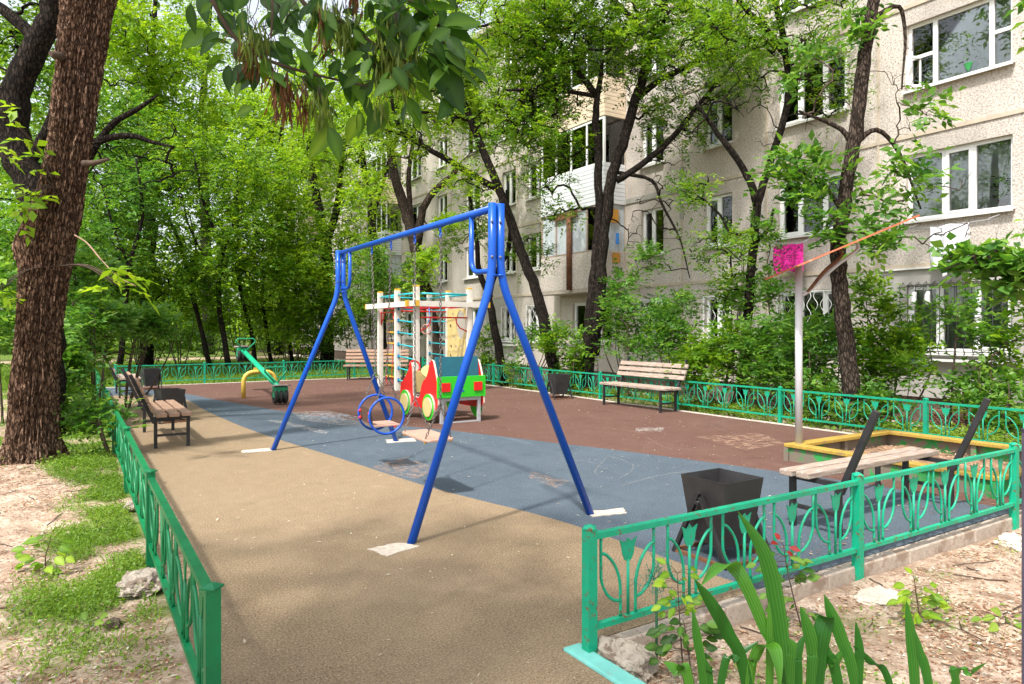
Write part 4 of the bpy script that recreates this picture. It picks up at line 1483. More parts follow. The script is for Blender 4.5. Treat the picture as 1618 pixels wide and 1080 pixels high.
# climbing wall with real holes
def wall_with_holes(w, h, holes, th, name, m, parent, mw):
    """cells of a fine grid in local xz plane; cells whose centre lies in a hole are left open"""
    nx_, nz_ = 56, 60
    mb = MB()
    inside = lambda x, z: any(((x - cx) / rx) ** 2 + ((z - cz) / rz) ** 2 < 1 for cx, cz, rx, rz in holes)
    bm = bmesh.new()
    grid = {}
    def vert(i, j):
        if (i, j) not in grid:
            x, z = w * i / nx_, h * j / nz_
            best = None
            for cx, cz, rx, rz in holes:
                e = math.hypot((x - cx) / rx, (z - cz) / rz)
                lim = .75 * max(w / nx_ / rx, h / nz_ / rz)
                if abs(e - 1) < lim and e > 1e-6:
                    best = (cx + (x - cx) / e, cz + (z - cz) / e)
            if best: x, z = best
            grid[(i, j)] = bm.verts.new((x, 0, z))
        return grid[(i, j)]
    for i in range(nx_):
        for j in range(nz_):
            if not inside(w * (i + .5) / nx_, h * (j + .5) / nz_):
                bm.faces.new((vert(i, j), vert(i + 1, j), vert(i + 1, j + 1), vert(i, j + 1)))
    me = bpy.data.meshes.new(name); bm.to_mesh(me); bm.free()
    me.materials.append(m)
    o = bpy.data.objects.new(name, me); COL.objects.link(o); o.parent = parent; o.matrix_local = mw
    md = o.modifiers.new('solid', 'SOLIDIFY'); md.thickness = th; md.offset = 0
    return o
wl_ = (PX[6][1] - PX[5][1])
mw = Matrix.Translation((8.64, PX[5][1] - .07, .02)) @ Matrix.Rotation(R(-90), 4, 'Z')
Wd = PX[5][1] - PX[6][1] - .14
wall_with_holes(Wd, .98, [(Wd * .36, .36, .27, .34), (Wd * .2, .86, .05, .055), (Wd * .62, .84, .05, .055), (Wd * .86, .55, .05, .055), (Wd * .86, .85, .04, .05)], .02, 'climbing_wall', CREAM, cf, mw)
mw2 = Matrix.Translation((8.64, PX[5][1] - .07, 1.005)) @ Matrix.Rotation(R(-90), 4, 'Z')
wall_with_holes(Wd, 1.14, [(Wd * .76, .72, .24, .38), (Wd * .34, .98, .05, .055), (Wd * .18, .68, .05, .055), (Wd * .38, .38, .05, .055), (Wd * .22, .13, .05, .055), (Wd * .50, .12, .05, .055), (Wd * .82, .14, .05, .055)], .02, 'climbing_wall', CREAM, cf, mw2)

# ------------------------------------------------------------------ seesaw
ss = thing('seesaw', 'green seesaw beam over a yellow arch, near end resting on a tyre', 'seesaw', (3.72, 17.0, 0))
m_ = MB(); m_.tube(round_path([(-.36, 0, -.02), (-.36, 0, .60), (.36, 0, .60), (.36, 0, -.02)], .26, 8), .05, 14); m_.build('support_arch', YELLOW_ARCH, ss)
sl = Vector((0, -1.95, -.37)).normalized()
m_ = MB(); pc = Vector((0, 0, .70)); m_.tube([pc - sl * 2.0, pc + sl * 2.0], .06, 14); m_.build('seesaw_beam', SEESAW_G, ss)
m_ = MB(); m_.beam((-.12, .06, .665), (.12, .06, .665), .05, .06); m_.build('pivot', YELLOW_ARCH, ss)
upv = Vector((1, 0, 0)).cross(sl)
if upv.z < 0: upv = -upv
for s in (-1, 1):
    e = pc + sl * (s * 1.98)
    m_ = MB(); fr = Matrix.Translation(e + Vector((0, 0, .08)))
    poly = [(-.13, -.15), (.13, -.15), (.2, -.1), (.2, -.02), (.13, .05), (.10, .17), (-.10, .17), (-.13, .05), (-.2, -.02), (-.2, -.1)]
    if s < 0: poly = [(-x, -y_) for x, y_ in poly]
    m_.prism(poly, .03, fr @ Matrix.Rotation(R(-6), 4, 'X')); m_.build('seat', PLASTIC_GREY, ss, bevel=.006)
    m_ = MB(); hb = pc + sl * (s * 1.62)
    pts = round_path([hb + Vector((-.02, 0, .05)), hb + Vector((-.24, 0, .29)) - sl * s * .05, hb + Vector((-.2, 0, .37)) - sl * s * .05, hb + Vector((.2, 0, .37)) - sl * s * .05, hb + Vector((.24, 0, .29)) - sl * s * .05, hb + Vector((.02, 0, .05))], .08, 5)
    m_.tube(pts, .019, 10); m_.build('handle', GREEN_TRIM, ss)
    m_ = MB(); m_.box(e + Vector((0, .02 * s, -.06)), (.28, .22, .24)); m_.build('seat_block', GREEN_TRIM, ss, bevel=.01)
    m_ = MB(); tyc = e + Vector((0, .02 * s, -.22))
    m_.tube(arc(tyc + Vector((0, 0, .08)), .125, 0, 2 * math.pi, 20, (0, 1, 0), (0, 0, 1))[:-1], .045, 8, closed=True)
    m_.tube(arc(tyc + Vector((.10, 0, .08)), .125, 0, 2 * math.pi, 20, (0, 1, 0), (0, 0, 1))[:-1], .045, 8, closed=True)
    m_.tube(arc(tyc + Vector((-.10, 0, .08)), .125, 0, 2 * math.pi, 20, (0, 1, 0), (0, 0, 1))[:-1], .045, 8, closed=True)
    m_.build('tyre', TYRE, ss)

# ------------------------------------------------------------------ toy car
tc = thing('toy_car', 'red wooden play car with green wheels and green tailboard', 'toy car', (5.62, 11.15, 0))
XW = .44
side = smooth_path([(.88, .30, 0), (.90, .50, 0), (.86, .60, 0)], 3) + [Vector(p) for p in ((.66, .74, 0), (.54, .86, 0), (.47, .985, 0), (.41, 1.0, 0), (.38, .94, 0), (.36, .80, 0), (.34, .46, 0), (.30, .40, 0), (.10, .39, 0), (.03, .44, 0), (-.02, .60, 0), (-.10, .70, 0), (-.22, .76, 0), (-.29, .86, 0), (-.35, 1.02, 0), (-.42, 1.08, 0), (-.49, 1.06, 0), (-.56, .92, 0), (-.63, .74, 0), (-.67, .52, 0), (-.67, .32, 0), (-.60, .24, 0), (.0, .22, 0), (.82, .24, 0))]
poly = [(-p.x, p.y) for p in side]
fr0 = Matrix.Rotation(R(90), 4, 'Z') @ Matrix.Rotation(R(90), 4, 'X')
# local frame: outline x -> world -y.. build by hand
def car_side(xoff):
    m_ = MB()
    b = 0
    n = len(side)
    th = .034
    for s in (-.5, .5):
        for p in side: m_.v.append(Vector((xoff + s * th, p.x, p.y)))
    m_.face(list(range(n))[::-1]); m_.face([n + i for i in range(n)])
    m_.cur = 1
    for i in range(n):
        j = (i + 1) % n
        m_.face([i, j, n + j, n + i])
    o = m_.build('side_panel', [RED, EDGE], tc)
    return o
for xo, sg in ((-XW, -1), (XW, 1)):
    sp = car_side(xo)
    for yy in (.62, -.36):
        m_ = MB(); ax = xo + sg * .034
        for rr, mm, xx, nm in ((.225, GREENP, ax, 'wheel'), (.165, CREAM, ax + sg * .026, 'hub')):
            m_ = MB()
            ring = arc((xx, yy, .27), rr, 0, 2 * math.pi, 36, (0, 1, 0), (0, 0, 1))[:-1]
            n = len(ring)
            m_.v = [p + Vector((s * (.016 if nm == 'wheel' else .010), 0, 0)) for s in (-1, 1) for p in ring]
            m_.face(list(range(n))[::-1]); m_.face([n + i for i in range(n)])
            m_.cur = 1
            for i in range(n): m_.face([i, (i + 1) % n, n + (i + 1) % n, n + i])
            o = m_.build(nm, [mm, EDGE], tc if nm == 'wheel' else wheel)
            if nm == 'wheel': wheel = o
W2_ = XW * 2 - .05
m_ = MB(); m_.box((0, -.665, .62), (W2_ + .10, .03, .36)); tb = m_.build('tailboard', GREENP, tc, bevel=.004)
for s in (-1, 1):
    m_ = MB(); m_.box((s * .31, -.69, .62), (.16, .02, .15)); m_.build('tail_light', RED, tb, bevel=.003)
m_ = MB(); m_.box((.02, -.684, .55), (.03, .008, .03)); m_.build('badge_mark', BLUE_RING, tb)
m_ = MB(); m_.box((0, -.50, .93), (W2_, .03, .40), Matrix.Rotation(R(-8), 3, 'X')); m_.build('seat_back', PETROL, tc, bevel=.004)
m_ = MB(); m_.box((0, -.32, .46), (W2_, .3, .03)); m_.build('rear_seat', PLY_DK, tc)
m_ = MB(); m_.box((0, .16, .46), (W2_, .28, .03)); m_.build('front_seat', PLY_DK, tc)
m_ = MB(); m_.box((0, .40, .62), (W2_, .025, .46)); m_.build('dashboard', CREAM, tc)
m_ = MB()
ring = [(.17 * math.cos(a) , .13 * math.sin(a)) for a in [2 * math.pi * k / 28 for k in range(28)]]
m_.prism(ring, .022, Matrix.Translation((-.22, .12, .84)) @ Matrix.Rotation(R(62), 4, 'X')); m_.build('head_rest', CREAM, tc)
m_ = MB(); m_.tube(arc((-.30, .60, .92), .10, 0, 2 * math.pi, 20, (1, 0, 0), (0, .35, 1))[:-1], .016, 8, closed=True); m_.tube([(-.30, .56, .82), (-.30, .45, .7)], .014, 8); m_.build('steering_wheel', RED, tc)
m_ = MB(); m_.box((0, .66, .66), (W2_, .03, .3), Matrix.Rotation(R(35), 3, 'X')); m_.build('bonnet', RED, tc)
m_ = MB()
for yy in (-.62, .72):
    m_.beam((-XW + .05, yy, .405), (XW - .05, yy, .405), .05, .05)
    for s in (-1, 1): m_.beam((s * (XW - .08), yy, -.01), (s * (XW - .08), yy, .38), .05, .05)
for s in (-1, 1): m_.beam((s * (XW - .08), -.59, .40), (s * (XW - .08), .69, .40), .045, .045)
m_.beam((-XW + .05, -.62, .012), (XW - .05, -.62, .012), .04, .02)
m_.build('steel_frame', STEEL, tc)

# ------------------------------------------------------------------ odd bits
ps = thing('metal_post', 'dark post cut off by the right edge of the picture', 'post', at(1631, 980, 2.6) * 1)
ps.location.z = -.15
m_ = MB(); m_.box((0, 0, .68), (.05, .05, 1.36)); m_.build('upright', POST_DK, ps)
m_ = MB(); m_.tube([(0, 0, 1.36), (0, 0, 1.375)], .037, 4, smooth=False); m_.build('cap', POST_DK, ps)

def rock(name, label, loc, size, m, seed, group=None):
    bm = bmesh.new()
    bmesh.ops.create_icosphere(bm, subdivisions=5, radius=1)
    rr = random.Random(seed)
    dirs = [Vector((rr.gauss(0, 1), rr.gauss(0, 1), rr.gauss(0, 1))).normalized() for _ in range(16)]
    from mathutils import noise as mn
    for v in bm.verts:
        d = v.co.normalized()
        k = 1 - sum(max(0, d.dot(q) - .78) for q in dirs) * .9
        k += .20 * mn.noise(d * 2.5 + Vector((seed, 0, 0))) + .10 * mn.noise(d * 6 + Vector((0, seed, 0))) + .05 * mn.noise(d * 14) + .03 * mn.noise(d * 30)
        v.co = Vector((d.x * size[0], d.y * size[1], d.z * size[2])) * k
    me = bpy.data.meshes.new(name); bm.to_mesh(me); bm.free()
    me.materials.append(m)
    o = bpy.data.objects.new(name, me); COL.objects.link(o); o.location = loc
    o.rotation_euler = (0, 0, rr.uniform(0, 3))
    return tag(o, label, 'rock', group)
rock('rock', 'pale pitted rock at the foot of the front corner post', ghz(985, 3.42, -.05), (.17, .14, .13), ROCK, 3)
rock('rock', 'pale concrete lump at base of the second front fence post', ghz(1385, 4.35, -.10), (.22, .14, .07), CONC_P, 5)
rock('rock', 'white concrete lump beside the front fence post at right edge', ghz(1604, 5.45, -.10), (.2, .15, .10), CONC_P, 8)
rock('rock', 'flat pale rock under the left fence in the weeds', gp(226, 922), (.17, .24, .07), ROCK, 11)
rock('rock', 'small dark stone lying in the weeds at left', gp(178, 985), (.05, .04, .03), PLINTH, 14)
rock('rock', 'small pale stone by the left fence', gp(207, 800), (.06, .07, .05), ROCK, 17)

# stick with torn green net in the bed
stk = thing('garden_stick', 'thin stick topped with torn green wire netting in the flower bed', 'stick', ghz(1037, 3.5, -.12))
m_ = MB(); m_.tube([(0, 0, -.05), (.002, 0, .22), (0, 0, .44)], .007, 8); m_.build('stick', M('green_stick', (.02, .09, .04), .6, .2, 9, bump=0), stk)
m_ = MB(); rr = random.Random(4)
for k in range(46):
    a = rr.uniform(0, 6.28); p = Vector((rr.gauss(0, .018), rr.gauss(0, .018), .46 + rr.gauss(0, .035)))
    pts = [p]
    for q in range(4): pts.append(pts[-1] + Vector((rr.gauss(0, .018), rr.gauss(0, .018), rr.gauss(0, .022))))
    m_.tube(pts, .0016, 3, caps=False)
m_.build('netting', M('net_green', (.01, .20, .13), .5, .2, 9, bump=0), stk)


# ------------------------------------------------------------------ trees and shrubs
CAM_R = np.array([CS, -SN, 0.0]); CAM_F = np.array([SN, CS, 0.0]); UPV = np.array([0, 0, 1.0])

def blob_points(rng, blobs):
    """spray centres in ellipsoids: (px, py, dist, half width px, half height px, half depth m, count)"""
    out = []
    for (px, py, d, wx, wy, rd, n) in blobs:
        c = np.array(at(px, py, d))
        k = max(1, n // 7)
        q = rng.normal(0, 1, (k, 3)); q = unit(q) * rng.random((k, 1)) ** (1 / 2.4)
        q = q[rng.integers(0, k, n)] + rng.normal(0, .13, (n, 3))
        out.append(c + q[:, :1] * CAM_R * (wx * d / FPX) + q[:, 1:2] * UPV * (wy * d / FPX) + q[:, 2:] * CAM_F * rd)
    return np.concatenate(out) if out else np.zeros((0, 3))

def resample(pts, rad, step):
    P, Rr = [], []
    for i in range(len(pts) - 1):
        n = max(1, int((pts[i + 1] - pts[i]).length / step))
        for k in range(n):
            t = k / n
            P.append(pts[i].lerp(pts[i + 1], t)); Rr.append(rad[i] * (1 - t) + rad[i + 1] * t)
    P.append(pts[-1]); Rr.append(rad[-1])
    return P, Rr

def tubes_np(paths, radii, seg):
    """many tubes with the same number of points: paths (B,n,3), radii (B,n)"""
    B, n, _ = paths.shape
    T = np.empty_like(paths)
    T[:, 1:-1] = paths[:, 2:] - paths[:, :-2]; T[:, 0] = paths[:, 1] - paths[:, 0]; T[:, -1] = paths[:, -1] - paths[:, -2]
    T = unit(T)
    ref = np.where(np.abs(T[..., 2:3]) < .9, np.array([0, 0, 1.0]), np.array([1.0, 0, 0]))
    X = unit(np.cross(ref, T)); Y = np.cross(T, X)
    a = np.arange(seg) * 2 * np.pi / seg
    V = paths[:, :, None] + radii[:, :, None, None] * (X[:, :, None] * np.cos(a)[None, None, :, None] + Y[:, :, None] * np.sin(a)[None, None, :, None])
    b = (np.arange(B) * n * seg)[:, None, None]
    i = (np.arange(n - 1) * seg)[None, :, None]
    k = np.arange(seg)[None, None, :]; k2 = (k + 1) % seg
    F = np.stack([b + i + k, b + i + k2, b + i + seg + k2, b + i + seg + k], -1).reshape(-1, 4)
    return V.reshape(-1, 3), F

def sprays(rng, C, D, shoots, leaflets, shoot_len, leaf_len, leaf_w, flat=.5, hang=.12):
    """leaf arrays for compound leaf shoots round each spray centre"""
    m = len(C)
    c = np.repeat(C, shoots, 0); d = np.repeat(D, shoots, 0)
    d = unit(unit(d) * .7 + rng.normal(0, .75, (m * shoots, 3)) * np.array([1, 1, .55]) + np.array([0, 0, -hang]))
    c = c + rng.normal(0, shoot_len * .45, (m * shoots, 3))
    L = shoot_len * rng.uniform(.6, 1.25, (m * shoots, 1))
    up = unit(np.array([0, 0, 1.0]) + rng.normal(0, flat * .55, (m * shoots, 3)))
    side = unit(np.cross(d, up)); up = np.cross(side, d)
    B_, Dr, Nn, Rn = [], [], [], []
    tint = rng.normal(.5, .16, m * shoots) + np.repeat(rng.normal(0, .16, m), shoots)
    for k in range(leaflets):
        t = (k // 2 + 1) / ((leaflets + 1) // 2 + .0)
        s = (-1 if k % 2 else 1) * (0 if k == leaflets - 1 else 1)
        b = c + d * L * t - up * (L * t * t * .25)
        dr = d * (.55 if s else 1.0) + side * s * .85 + rng.normal(0, .18, d.shape) - UPV * hang
        B_.append(b); Dr.append(dr); Nn.append(up + rng.normal(0, flat * .5, d.shape)); Rn.append(np.clip(tint + rng.normal(0, .13, m * shoots), 0, 1))
    B_ = np.concatenate(B_); n = len(B_)
    return B_, np.concatenate(Dr), np.concatenate(Nn), leaf_len * np.clip(rng.lognormal(-.12, .32, n), .35, 1.7), leaf_w * rng.uniform(.6, 1.25, n), np.concatenate(Rn)

def plant(name, label, cat, stems, blobs, seed, group=None, bark_m=None, leaf_m=None, shoots=4, leaflets=7, shoot_len=.30,
          leaf_len=.10, leaf_w=.05, flat=.5, twig=.0035, seg=12, bare=(), hang=.12, reach=3.5, trunk_name='trunk', bump=.035, crown=True):
    """tree or shrub: given stems, then every spray joined to the nearest branch so the limbs fork as they grow out"""
    rng = np.random.default_rng(seed)
    base = stems[0][0][0]
    root = thing(name, label, cat, (base.x, base.y, base.z), 0, group)
    org = np.array([base.x, base.y, base.z])
    bark_m = bark_m or BARK_DK
    nodes = []
    mb = MB()
    for pts, rad in stems:
        P = smooth_path(pts, 4)
        rr = list(np.interp(np.linspace(0, len(rad) - 1, len(P)), range(len(rad)), rad))
        P, rr = resample(P, rr, .16 if seg >= 12 else .3)
        J = [Vector((rng.normal(0, .10), rng.normal(0, .10), 0)) * r for r in rr]
        P = [p + j for p, j in zip(P, J)]
        b0 = len(mb.v)
        mb.tube([p - base for p in P], rr, seg)
        # uneven bark outline
        for vi in range(b0, len(mb.v)):
            v = mb.v[vi]; ring = (vi - b0) // seg
            if ring < len(P):
                c = P[ring] - base
                q = v - c
                from mathutils import noise as mn
                mb.v[vi] = c + q * (1 + bump * 3.2 * mn.noise(v * 5.5 + Vector((seed, 0, 0))) + bump * 1.5 * mn.noise(v * 14))
        nodes += [(p.x, p.y, p.z) for p in P[max(1, len(P) // 4):]]
    mb.build(trunk_name, bark_m, root)
    N = np.array(nodes)
    C = blob_points(rng, blobs)
    K = blob_points(rng, bare) if bare else np.zeros((0, 3))
    allp = np.concatenate([C, K]) if len(K) else C
    isleaf = np.concatenate([np.ones(len(C), bool), np.zeros(len(K), bool)])
    if len(allp):
        d0 = np.array([np.min(np.sum((N - p) ** 2, 1)) for p in allp])
        order = np.argsort(d0)
        cap = len(N) + len(allp) * 3
        arr = np.empty((cap, 3)); arr[:len(N)] = N
        parent = np.full(cap, -1); count = np.zeros(cap)
        used = len(N)
        segs = []; Dv = np.zeros_like(allp); nb = []
        for oi in order:
            p = allp[oi]
            df = arr[:used] - p
            cost = np.sum(df ** 2, 1) + np.maximum(0, df[:, 2]) ** 2 * 1.5
            j = int(np.argmin(cost)); s = arr[j].copy()
            L = np.linalg.norm(p - s)
            if L > reach * 1.6:
                pass
            lift = np.array([0, 0, .12 * L]) + rng.normal(0, .06 * L, 3)
            m1 = s + (p - s) * .35 + lift; m2 = s + (p - s) * .7 + lift * .9 + rng.normal(0, .03 * L, 3)
            prev = j; ids = [j]
            for q in (m1, m2, p):
                arr[used] = q; parent[used] = prev; prev = used; ids.append(used); used += 1
            segs.append(ids); Dv[oi] = p - m2
            k = prev
            while k >= 0:
                count[k] += 1; k = parent[k]
        cnt = np.maximum(count[:used], 1)
        rad = twig * cnt ** .46
        n0 = len(N)
        ids = np.array(segs)
        paths = arr[ids] - org
        rr = rad[ids]
        rr[:, 0] = np.where(ids[:, 0] < n0, rr[:, 1] * 1.15, np.minimum(rr[:, 0], rr[:, 1] * 1.3))
        V, F = tubes_np(paths, rr, 4)
        tag(np_mesh('branches', V, F, 4, TWIG if bark_m is not BARK_DK else bark_m, root, smooth=True), kind='stuff')
        if len(C) and crown:
            b_, d_, n_, l_, w_, r_ = sprays(rng, C - org, Dv[:len(C)] + UPV * .05, shoots, leaflets, shoot_len, leaf_len, leaf_w, flat, hang)
            leaves_mesh('crown', b_, d_, n_, l_, w_, leaf_m or LEAF, root, r_, rng)
    return root

def S(d, pts, rad, dz=0):
    """stem through picture points (px, py[, dist])"""
    return ([at(p[0], p[1], p[2] if len(p) > 2 else d) for p in pts], rad)

# --- the big rough trunk at left
def big_trunk():
    from mathutils import noise as mn
    d = 8.25
    prof = [(735, 50, 44), (715, 51, 41), (680, 53, 38), (600, 54, 37), (500, 64, 36), (430, 72, 40), (385, 71, 47), (350, 84, 43), (300, 97, 36), (200, 114, 35), (100, 125, 38), (0, 140, 43), (-120, 155, 45)]
    zc = [EYE - (p[0] - PHY) * d / FPX for p in prof][::1]
    root_p = at(51, 740, d)
    root = thing('big_tree', 'thick reddish brown rough barked trunk standing on bare soil at left', 'tree', (root_p.x, root_p.y, 0))
    nS, nZ = 420, 700
    z0, z1 = -.12, zc[-1]
    zz = np.linspace(z0, z1, nZ)
    px = np.interp(zz, zc, [p[1] for p in prof]); hw = np.interp(zz, zc, [p[2] for p in prof]) * d / FPX
    hw = np.convolve(np.pad(hw, 8, 'edge'), np.ones(17) / 17, 'valid'); px = np.convolve(np.pad(px, 8, 'edge'), np.ones(17) / 17, 'valid')
    off = (px - PCX) * d / FPX
    cx = d * SN + off * CS; cyy = d * CS - off * SN
    V = np.empty((nZ, nS, 3))
    a = np.linspace(0, 2 * np.pi, nS, endpoint=False)
    A, Z = np.meshgrid(a, zz)
    # bark plates: stretched ridges broken by furrows
    wob = .35 * (fbm(A * 3, Z * 3, 1.0, 71) - .5)
    u = (A + wob) * 42.0; v = Z * 10.0
    ridg = np.abs(fbm(u, v, .55, 73, 3) - .5) * 2
    plates = fbm(u, v, 1.1, 77, 3)
    big_r = np.abs(fbm((A + wob * .6) * 9.0, Z * 1.5, .8, 91, 3) - .5) * 2
    disp = .044 * np.clip(big_r * 2.6, 0, 1) - .03 + .024 * np.clip(ridg * 2.6, 0, 1) + .020 * plates + .014 * vnoise(u, v, 3.1, 79)
    blend = np.clip(np.minimum(A, 2 * np.pi - A) / .25, 0, 1)       # close the seam (at the back)
    disp = disp * blend + .03 * (1 - blend)
    lump = .05 * (fbm(np.cos(A) * 2 + 5, Z * 1.2 + np.sin(A), .8, 81) - .5)
    flare = .16 * np.exp(-np.maximum(Z, 0) / .22) * (.35 + .65 * (np.sin(A * 5 + 1) * .5 + .5))
    Rr = hw[:, None] - .085 + disp + lump + flare
    A2 = A + math.pi / 2 - YAW            # seam away from the camera
    V[..., 0] = cx[:, None] + Rr * np.cos(A2) - root_p.x
    V[..., 1] = cyy[:, None] + Rr * np.sin(A2) - root_p.y
    V[..., 2] = Z
    idx = np.arange(nZ * nS).reshape(nZ, nS)
    F = np.stack([idx[:-1], np.roll(idx, -1, 1)[:-1], np.roll(idx, -1, 1)[1:], idx[1:]], -1).reshape(-1, 4)
    np_mesh('trunk', V.reshape(-1, 3), F, 4, BARK_BIG, root, smooth=True)
    # short stubs, the knot and a pale sprout
    rp = Vector((root_p.x, root_p.y, 0))
    m_ = MB(); m_.tube([at(132, 258, 8.1) - rp, at(150, 257, 8.05) - rp, at(172, 251, 8.0) - rp], [.04, .03, .018], 8); m_.build('stub', TWIG, root)
    m_ = MB(); m_.tube([at(98, 90, 8.0) - rp, at(86, 86, 7.9) - rp, at(80, 84, 7.85) - rp], [.05, .045, .03], 8); m_.build('stub', TWIG, root)
    m_ = MB(); m_.tube(smooth_path([at(118, 371, 8.0) - rp, at(138, 384, 7.9) - rp, at(160, 410, 7.8) - rp, at(186, 436, 7.7) - rp, at(215, 452, 7.65) - rp], 5), [.009] * 10 + [.006] * 11, 6); m_.build('sprout', WOOD, root)
    rng = np.random.default_rng(5)
    C = np.concatenate([blob_points(rng, [(20, 235, 7.7, 30, 35, .25, 5), (55, 285, 7.6, 35, 35, .25, 7), (205, 450, 7.65, 35, 18, .2, 6), (15, 190, 7.6, 25, 18, .2, 3), (15, 455, 8.0, 30, 14, .3, 4)])])
    b_, d_, n_, l_, w_, r_ = sprays(rng, C - np.array(rp), rng.normal(0, 1, C.shape) * np.array([1, 1, .2]), 2, 5, .22, .13, .075, .5)
    leaves_mesh('sprout_leaves', b_, d_, n_, l_, w_, LEAF_Y, root, r_, rng)
    s = MB()
    for c in C:
        q = Vector(c) - rp; t_ = at(90, 300 if c[2] > 2.5 else 420, 8.1) - rp
        s.tube(smooth_path([t_, (t_ + q) / 2 + Vector((0, 0, .1)), q], 3), [.008, .006, .005, .004, .004, .003, .003], 5)
    tag(s.build('sprout_twigs', TWIG, root), kind='stuff')
    # high crown above the picture
    C = blob_points(rng, [(60, -420, 8.4, 300, 160, 2.2, 90)])
    b_, d_, n_, l_, w_, r_ = sprays(rng, C - np.array(rp), rng.normal(0, 1, C.shape), 4, 7, .3, .11, .055)
    leaves_mesh('crown', b_, d_, n_, l_, w_, LEAF, root, r_, rng)
    s = MB()
    top = at(160, -118, d) - rp
    for k, c in enumerate(C[::3]):
        q = Vector(c) - rp
        s.tube(smooth_path([top - Vector((0, 0, .1)), top.lerp(q, .5) + Vector((0, 0, .3)), q], 4), [.05, .045, .04, .035, .03, .025, .02, .012, .006], 6)
    tag(s.build('branches', BARK_BIG, root), kind='stuff')
big_trunk()

G_WOOD = 'slim trees of the wood beyond the far fence'
G_BACK = 'tall leafy trees far behind the playground'

plant('dark_tree', 'black forked trunk leaning behind the big rough trunk at top left', 'tree',
      [S(10.6, [(66, 690), (66, 480), (60, 330), (35, 260), (18, 200), (32, 130), (62, 60), (84, 10), (96, -80), (110, -180)], [.30, .27, .25, .22, .22, .20, .17, .16, .14, .10]),
       S(10.6, [(60, 70), (40, 45), (0, 12), (-50, -15)], [.11, .09, .08, .05]),
       S(10.6, [(40, 265), (60, 235), (82, 180), (98, 110)], [.09, .08, .06, .04]),
       S(10.6, [(62, 350), (110, 250), (150, 224), (205, 214), (240, 224), (275, 232)], [.09, .08, .06, .045, .03, .015]),
       S(10.6, [(110, 300), (170, 205), (220, 170), (250, 150)], [.06, .05, .035, .015])],
      [(20, 60, 11.2, 120, 110, 1.3, 150), (110, -150, 11, 260, 120, 2.2, 150), (30, 250, 11.8, 70, 80, .8, 60)], 11, bark_m=BARK_DK, leaf_m=LEAF, leaf_len=.10, bare=[(235, 250, 10.8, 95, 75, .7, 150), (190, 120, 11, 60, 50, .6, 20)])

# --- the wood at left and far left
def wood_tree(label, d, pts, rad, blobs, seed, leaf_m, **kw):
    k_ = dict(leaf_len=.13, leaf_w=.075, shoots=4, leaflets=6, shoot_len=.34, seg=10, twig=.004, group=G_WOOD)
    k_.update(kw)
    return plant('woodland_tree', label, 'tree', [S(d, p, [q * .62 for q in r]) for p, r in zip(pts, rad)], blobs, seed, leaf_m=leaf_m, **k_)

wood_tree('slim leaning tree left of the seesaw, bare up to head height', 26,
          [[(332, 578), (318, 520), (300, 450), (285, 385), (258, 325), (240, 260)], [(300, 455), (310, 400), (300, 340)]], [[.15, .14, .13, .11, .08, .04], [.08, .06, .03]],
          [(250, 330, 26, 95, 85, 2.2, 300), (200, 440, 25, 70, 70, 2, 240), (280, 230, 27, 80, 70, 2.0, 180)], 21, LEAF)
wood_tree('dark tree directly above the seesaw high end, forked low', 25,
          [[(362, 578), (348, 500), (345, 450), (352, 400), (325, 330), (305, 240)], [(347, 470), (330, 420), (300, 360), (285, 300)], [(352, 400), (372, 340), (375, 270)]],
          [[.17, .15, .14, .12, .09, .05], [.08, .07, .05, .03], [.08, .06, .03]],
          [(340, 300, 25, 100, 110, 2.2, 380), (390, 400, 25, 60, 70, 1.8, 220), (320, 440, 24.5, 70, 55, 1.6, 170)], 22, LEAF)
wood_tree('thin dark tree just right of the seesaw high seat', 27,
          [[(404, 578), (396, 520), (385, 480), (372, 400), (378, 320), (395, 250)]], [[.14, .13, .12, .10, .07, .04]],
          [(400, 300, 27, 80, 110, 2, 260), (430, 430, 26.5, 60, 70, 1.8, 220)], 23, LEAF_Y)
wood_tree('thin crooked tree between seesaw and back bench', 28.5,
          [[(428, 572), (418, 500), (414, 470), (422, 420), (442, 340), (450, 260)], [(416, 480), (440, 450), (462, 400)]], [[.14, .12, .11, .10, .07, .04], [.06, .05, .03]],
          [(460, 320, 28.5, 75, 90, 2, 240), (470, 440, 28, 50, 50, 1.6, 140)], 24, LEAF_Y)
wood_tree('straight thin tree right of the crooked one, leafy to the ground', 30,
          [[(462, 572), (450, 490), (452, 420), (460, 340), (455, 260)]], [[.15, .13, .11, .09, .05]],
          [(480, 400, 30, 55, 90, 2, 220), (500, 490, 29, 55, 50, 1.8, 190)], 25, LEAF)
wood_tree('tree with dark trunk half hidden by bushes at far left', 22,
          [[(190, 575), (196, 500), (205, 420), (225, 340), (215, 250)], [(205, 425), (180, 360), (160, 290)]], [[.15, .13, .11, .09, .05], [.07, .06, .03]],
          [(190, 330, 22, 75, 90, 2, 260), (150, 430, 22, 55, 70, 1.6, 170)], 26, LEAF_M)
def back_tree(label, d, pts, rad, blobs, seed, leaf_m, **kw):
    k_ = dict(leaf_len=.19, leaf_w=.105, shoots=4, leaflets=6, shoot_len=.5, seg=8, twig=.006, group=G_BACK)
    k_.update(kw)
    return plant('tall_tree', label, 'tree', [S(d, p, r) for p, r in zip(pts, rad)], blobs, seed, leaf_m=leaf_m, **k_)
back_tree('tall bright green tree filling the top left beside the big trunk', 30,
          [[(230, 590), (235, 400), (245, 250), (240, 100), (250, -60)]], [[.3, .26, .2, .14, .06]],
          [(230, 100, 29, 100, 110, 3, 380), (260, 200, 30, 110, 80, 3, 260), (170, 30, 31, 80, 110, 3, 240), (220, -70, 30, 130, 70, 3, 160)], 31, LEAF_Y)
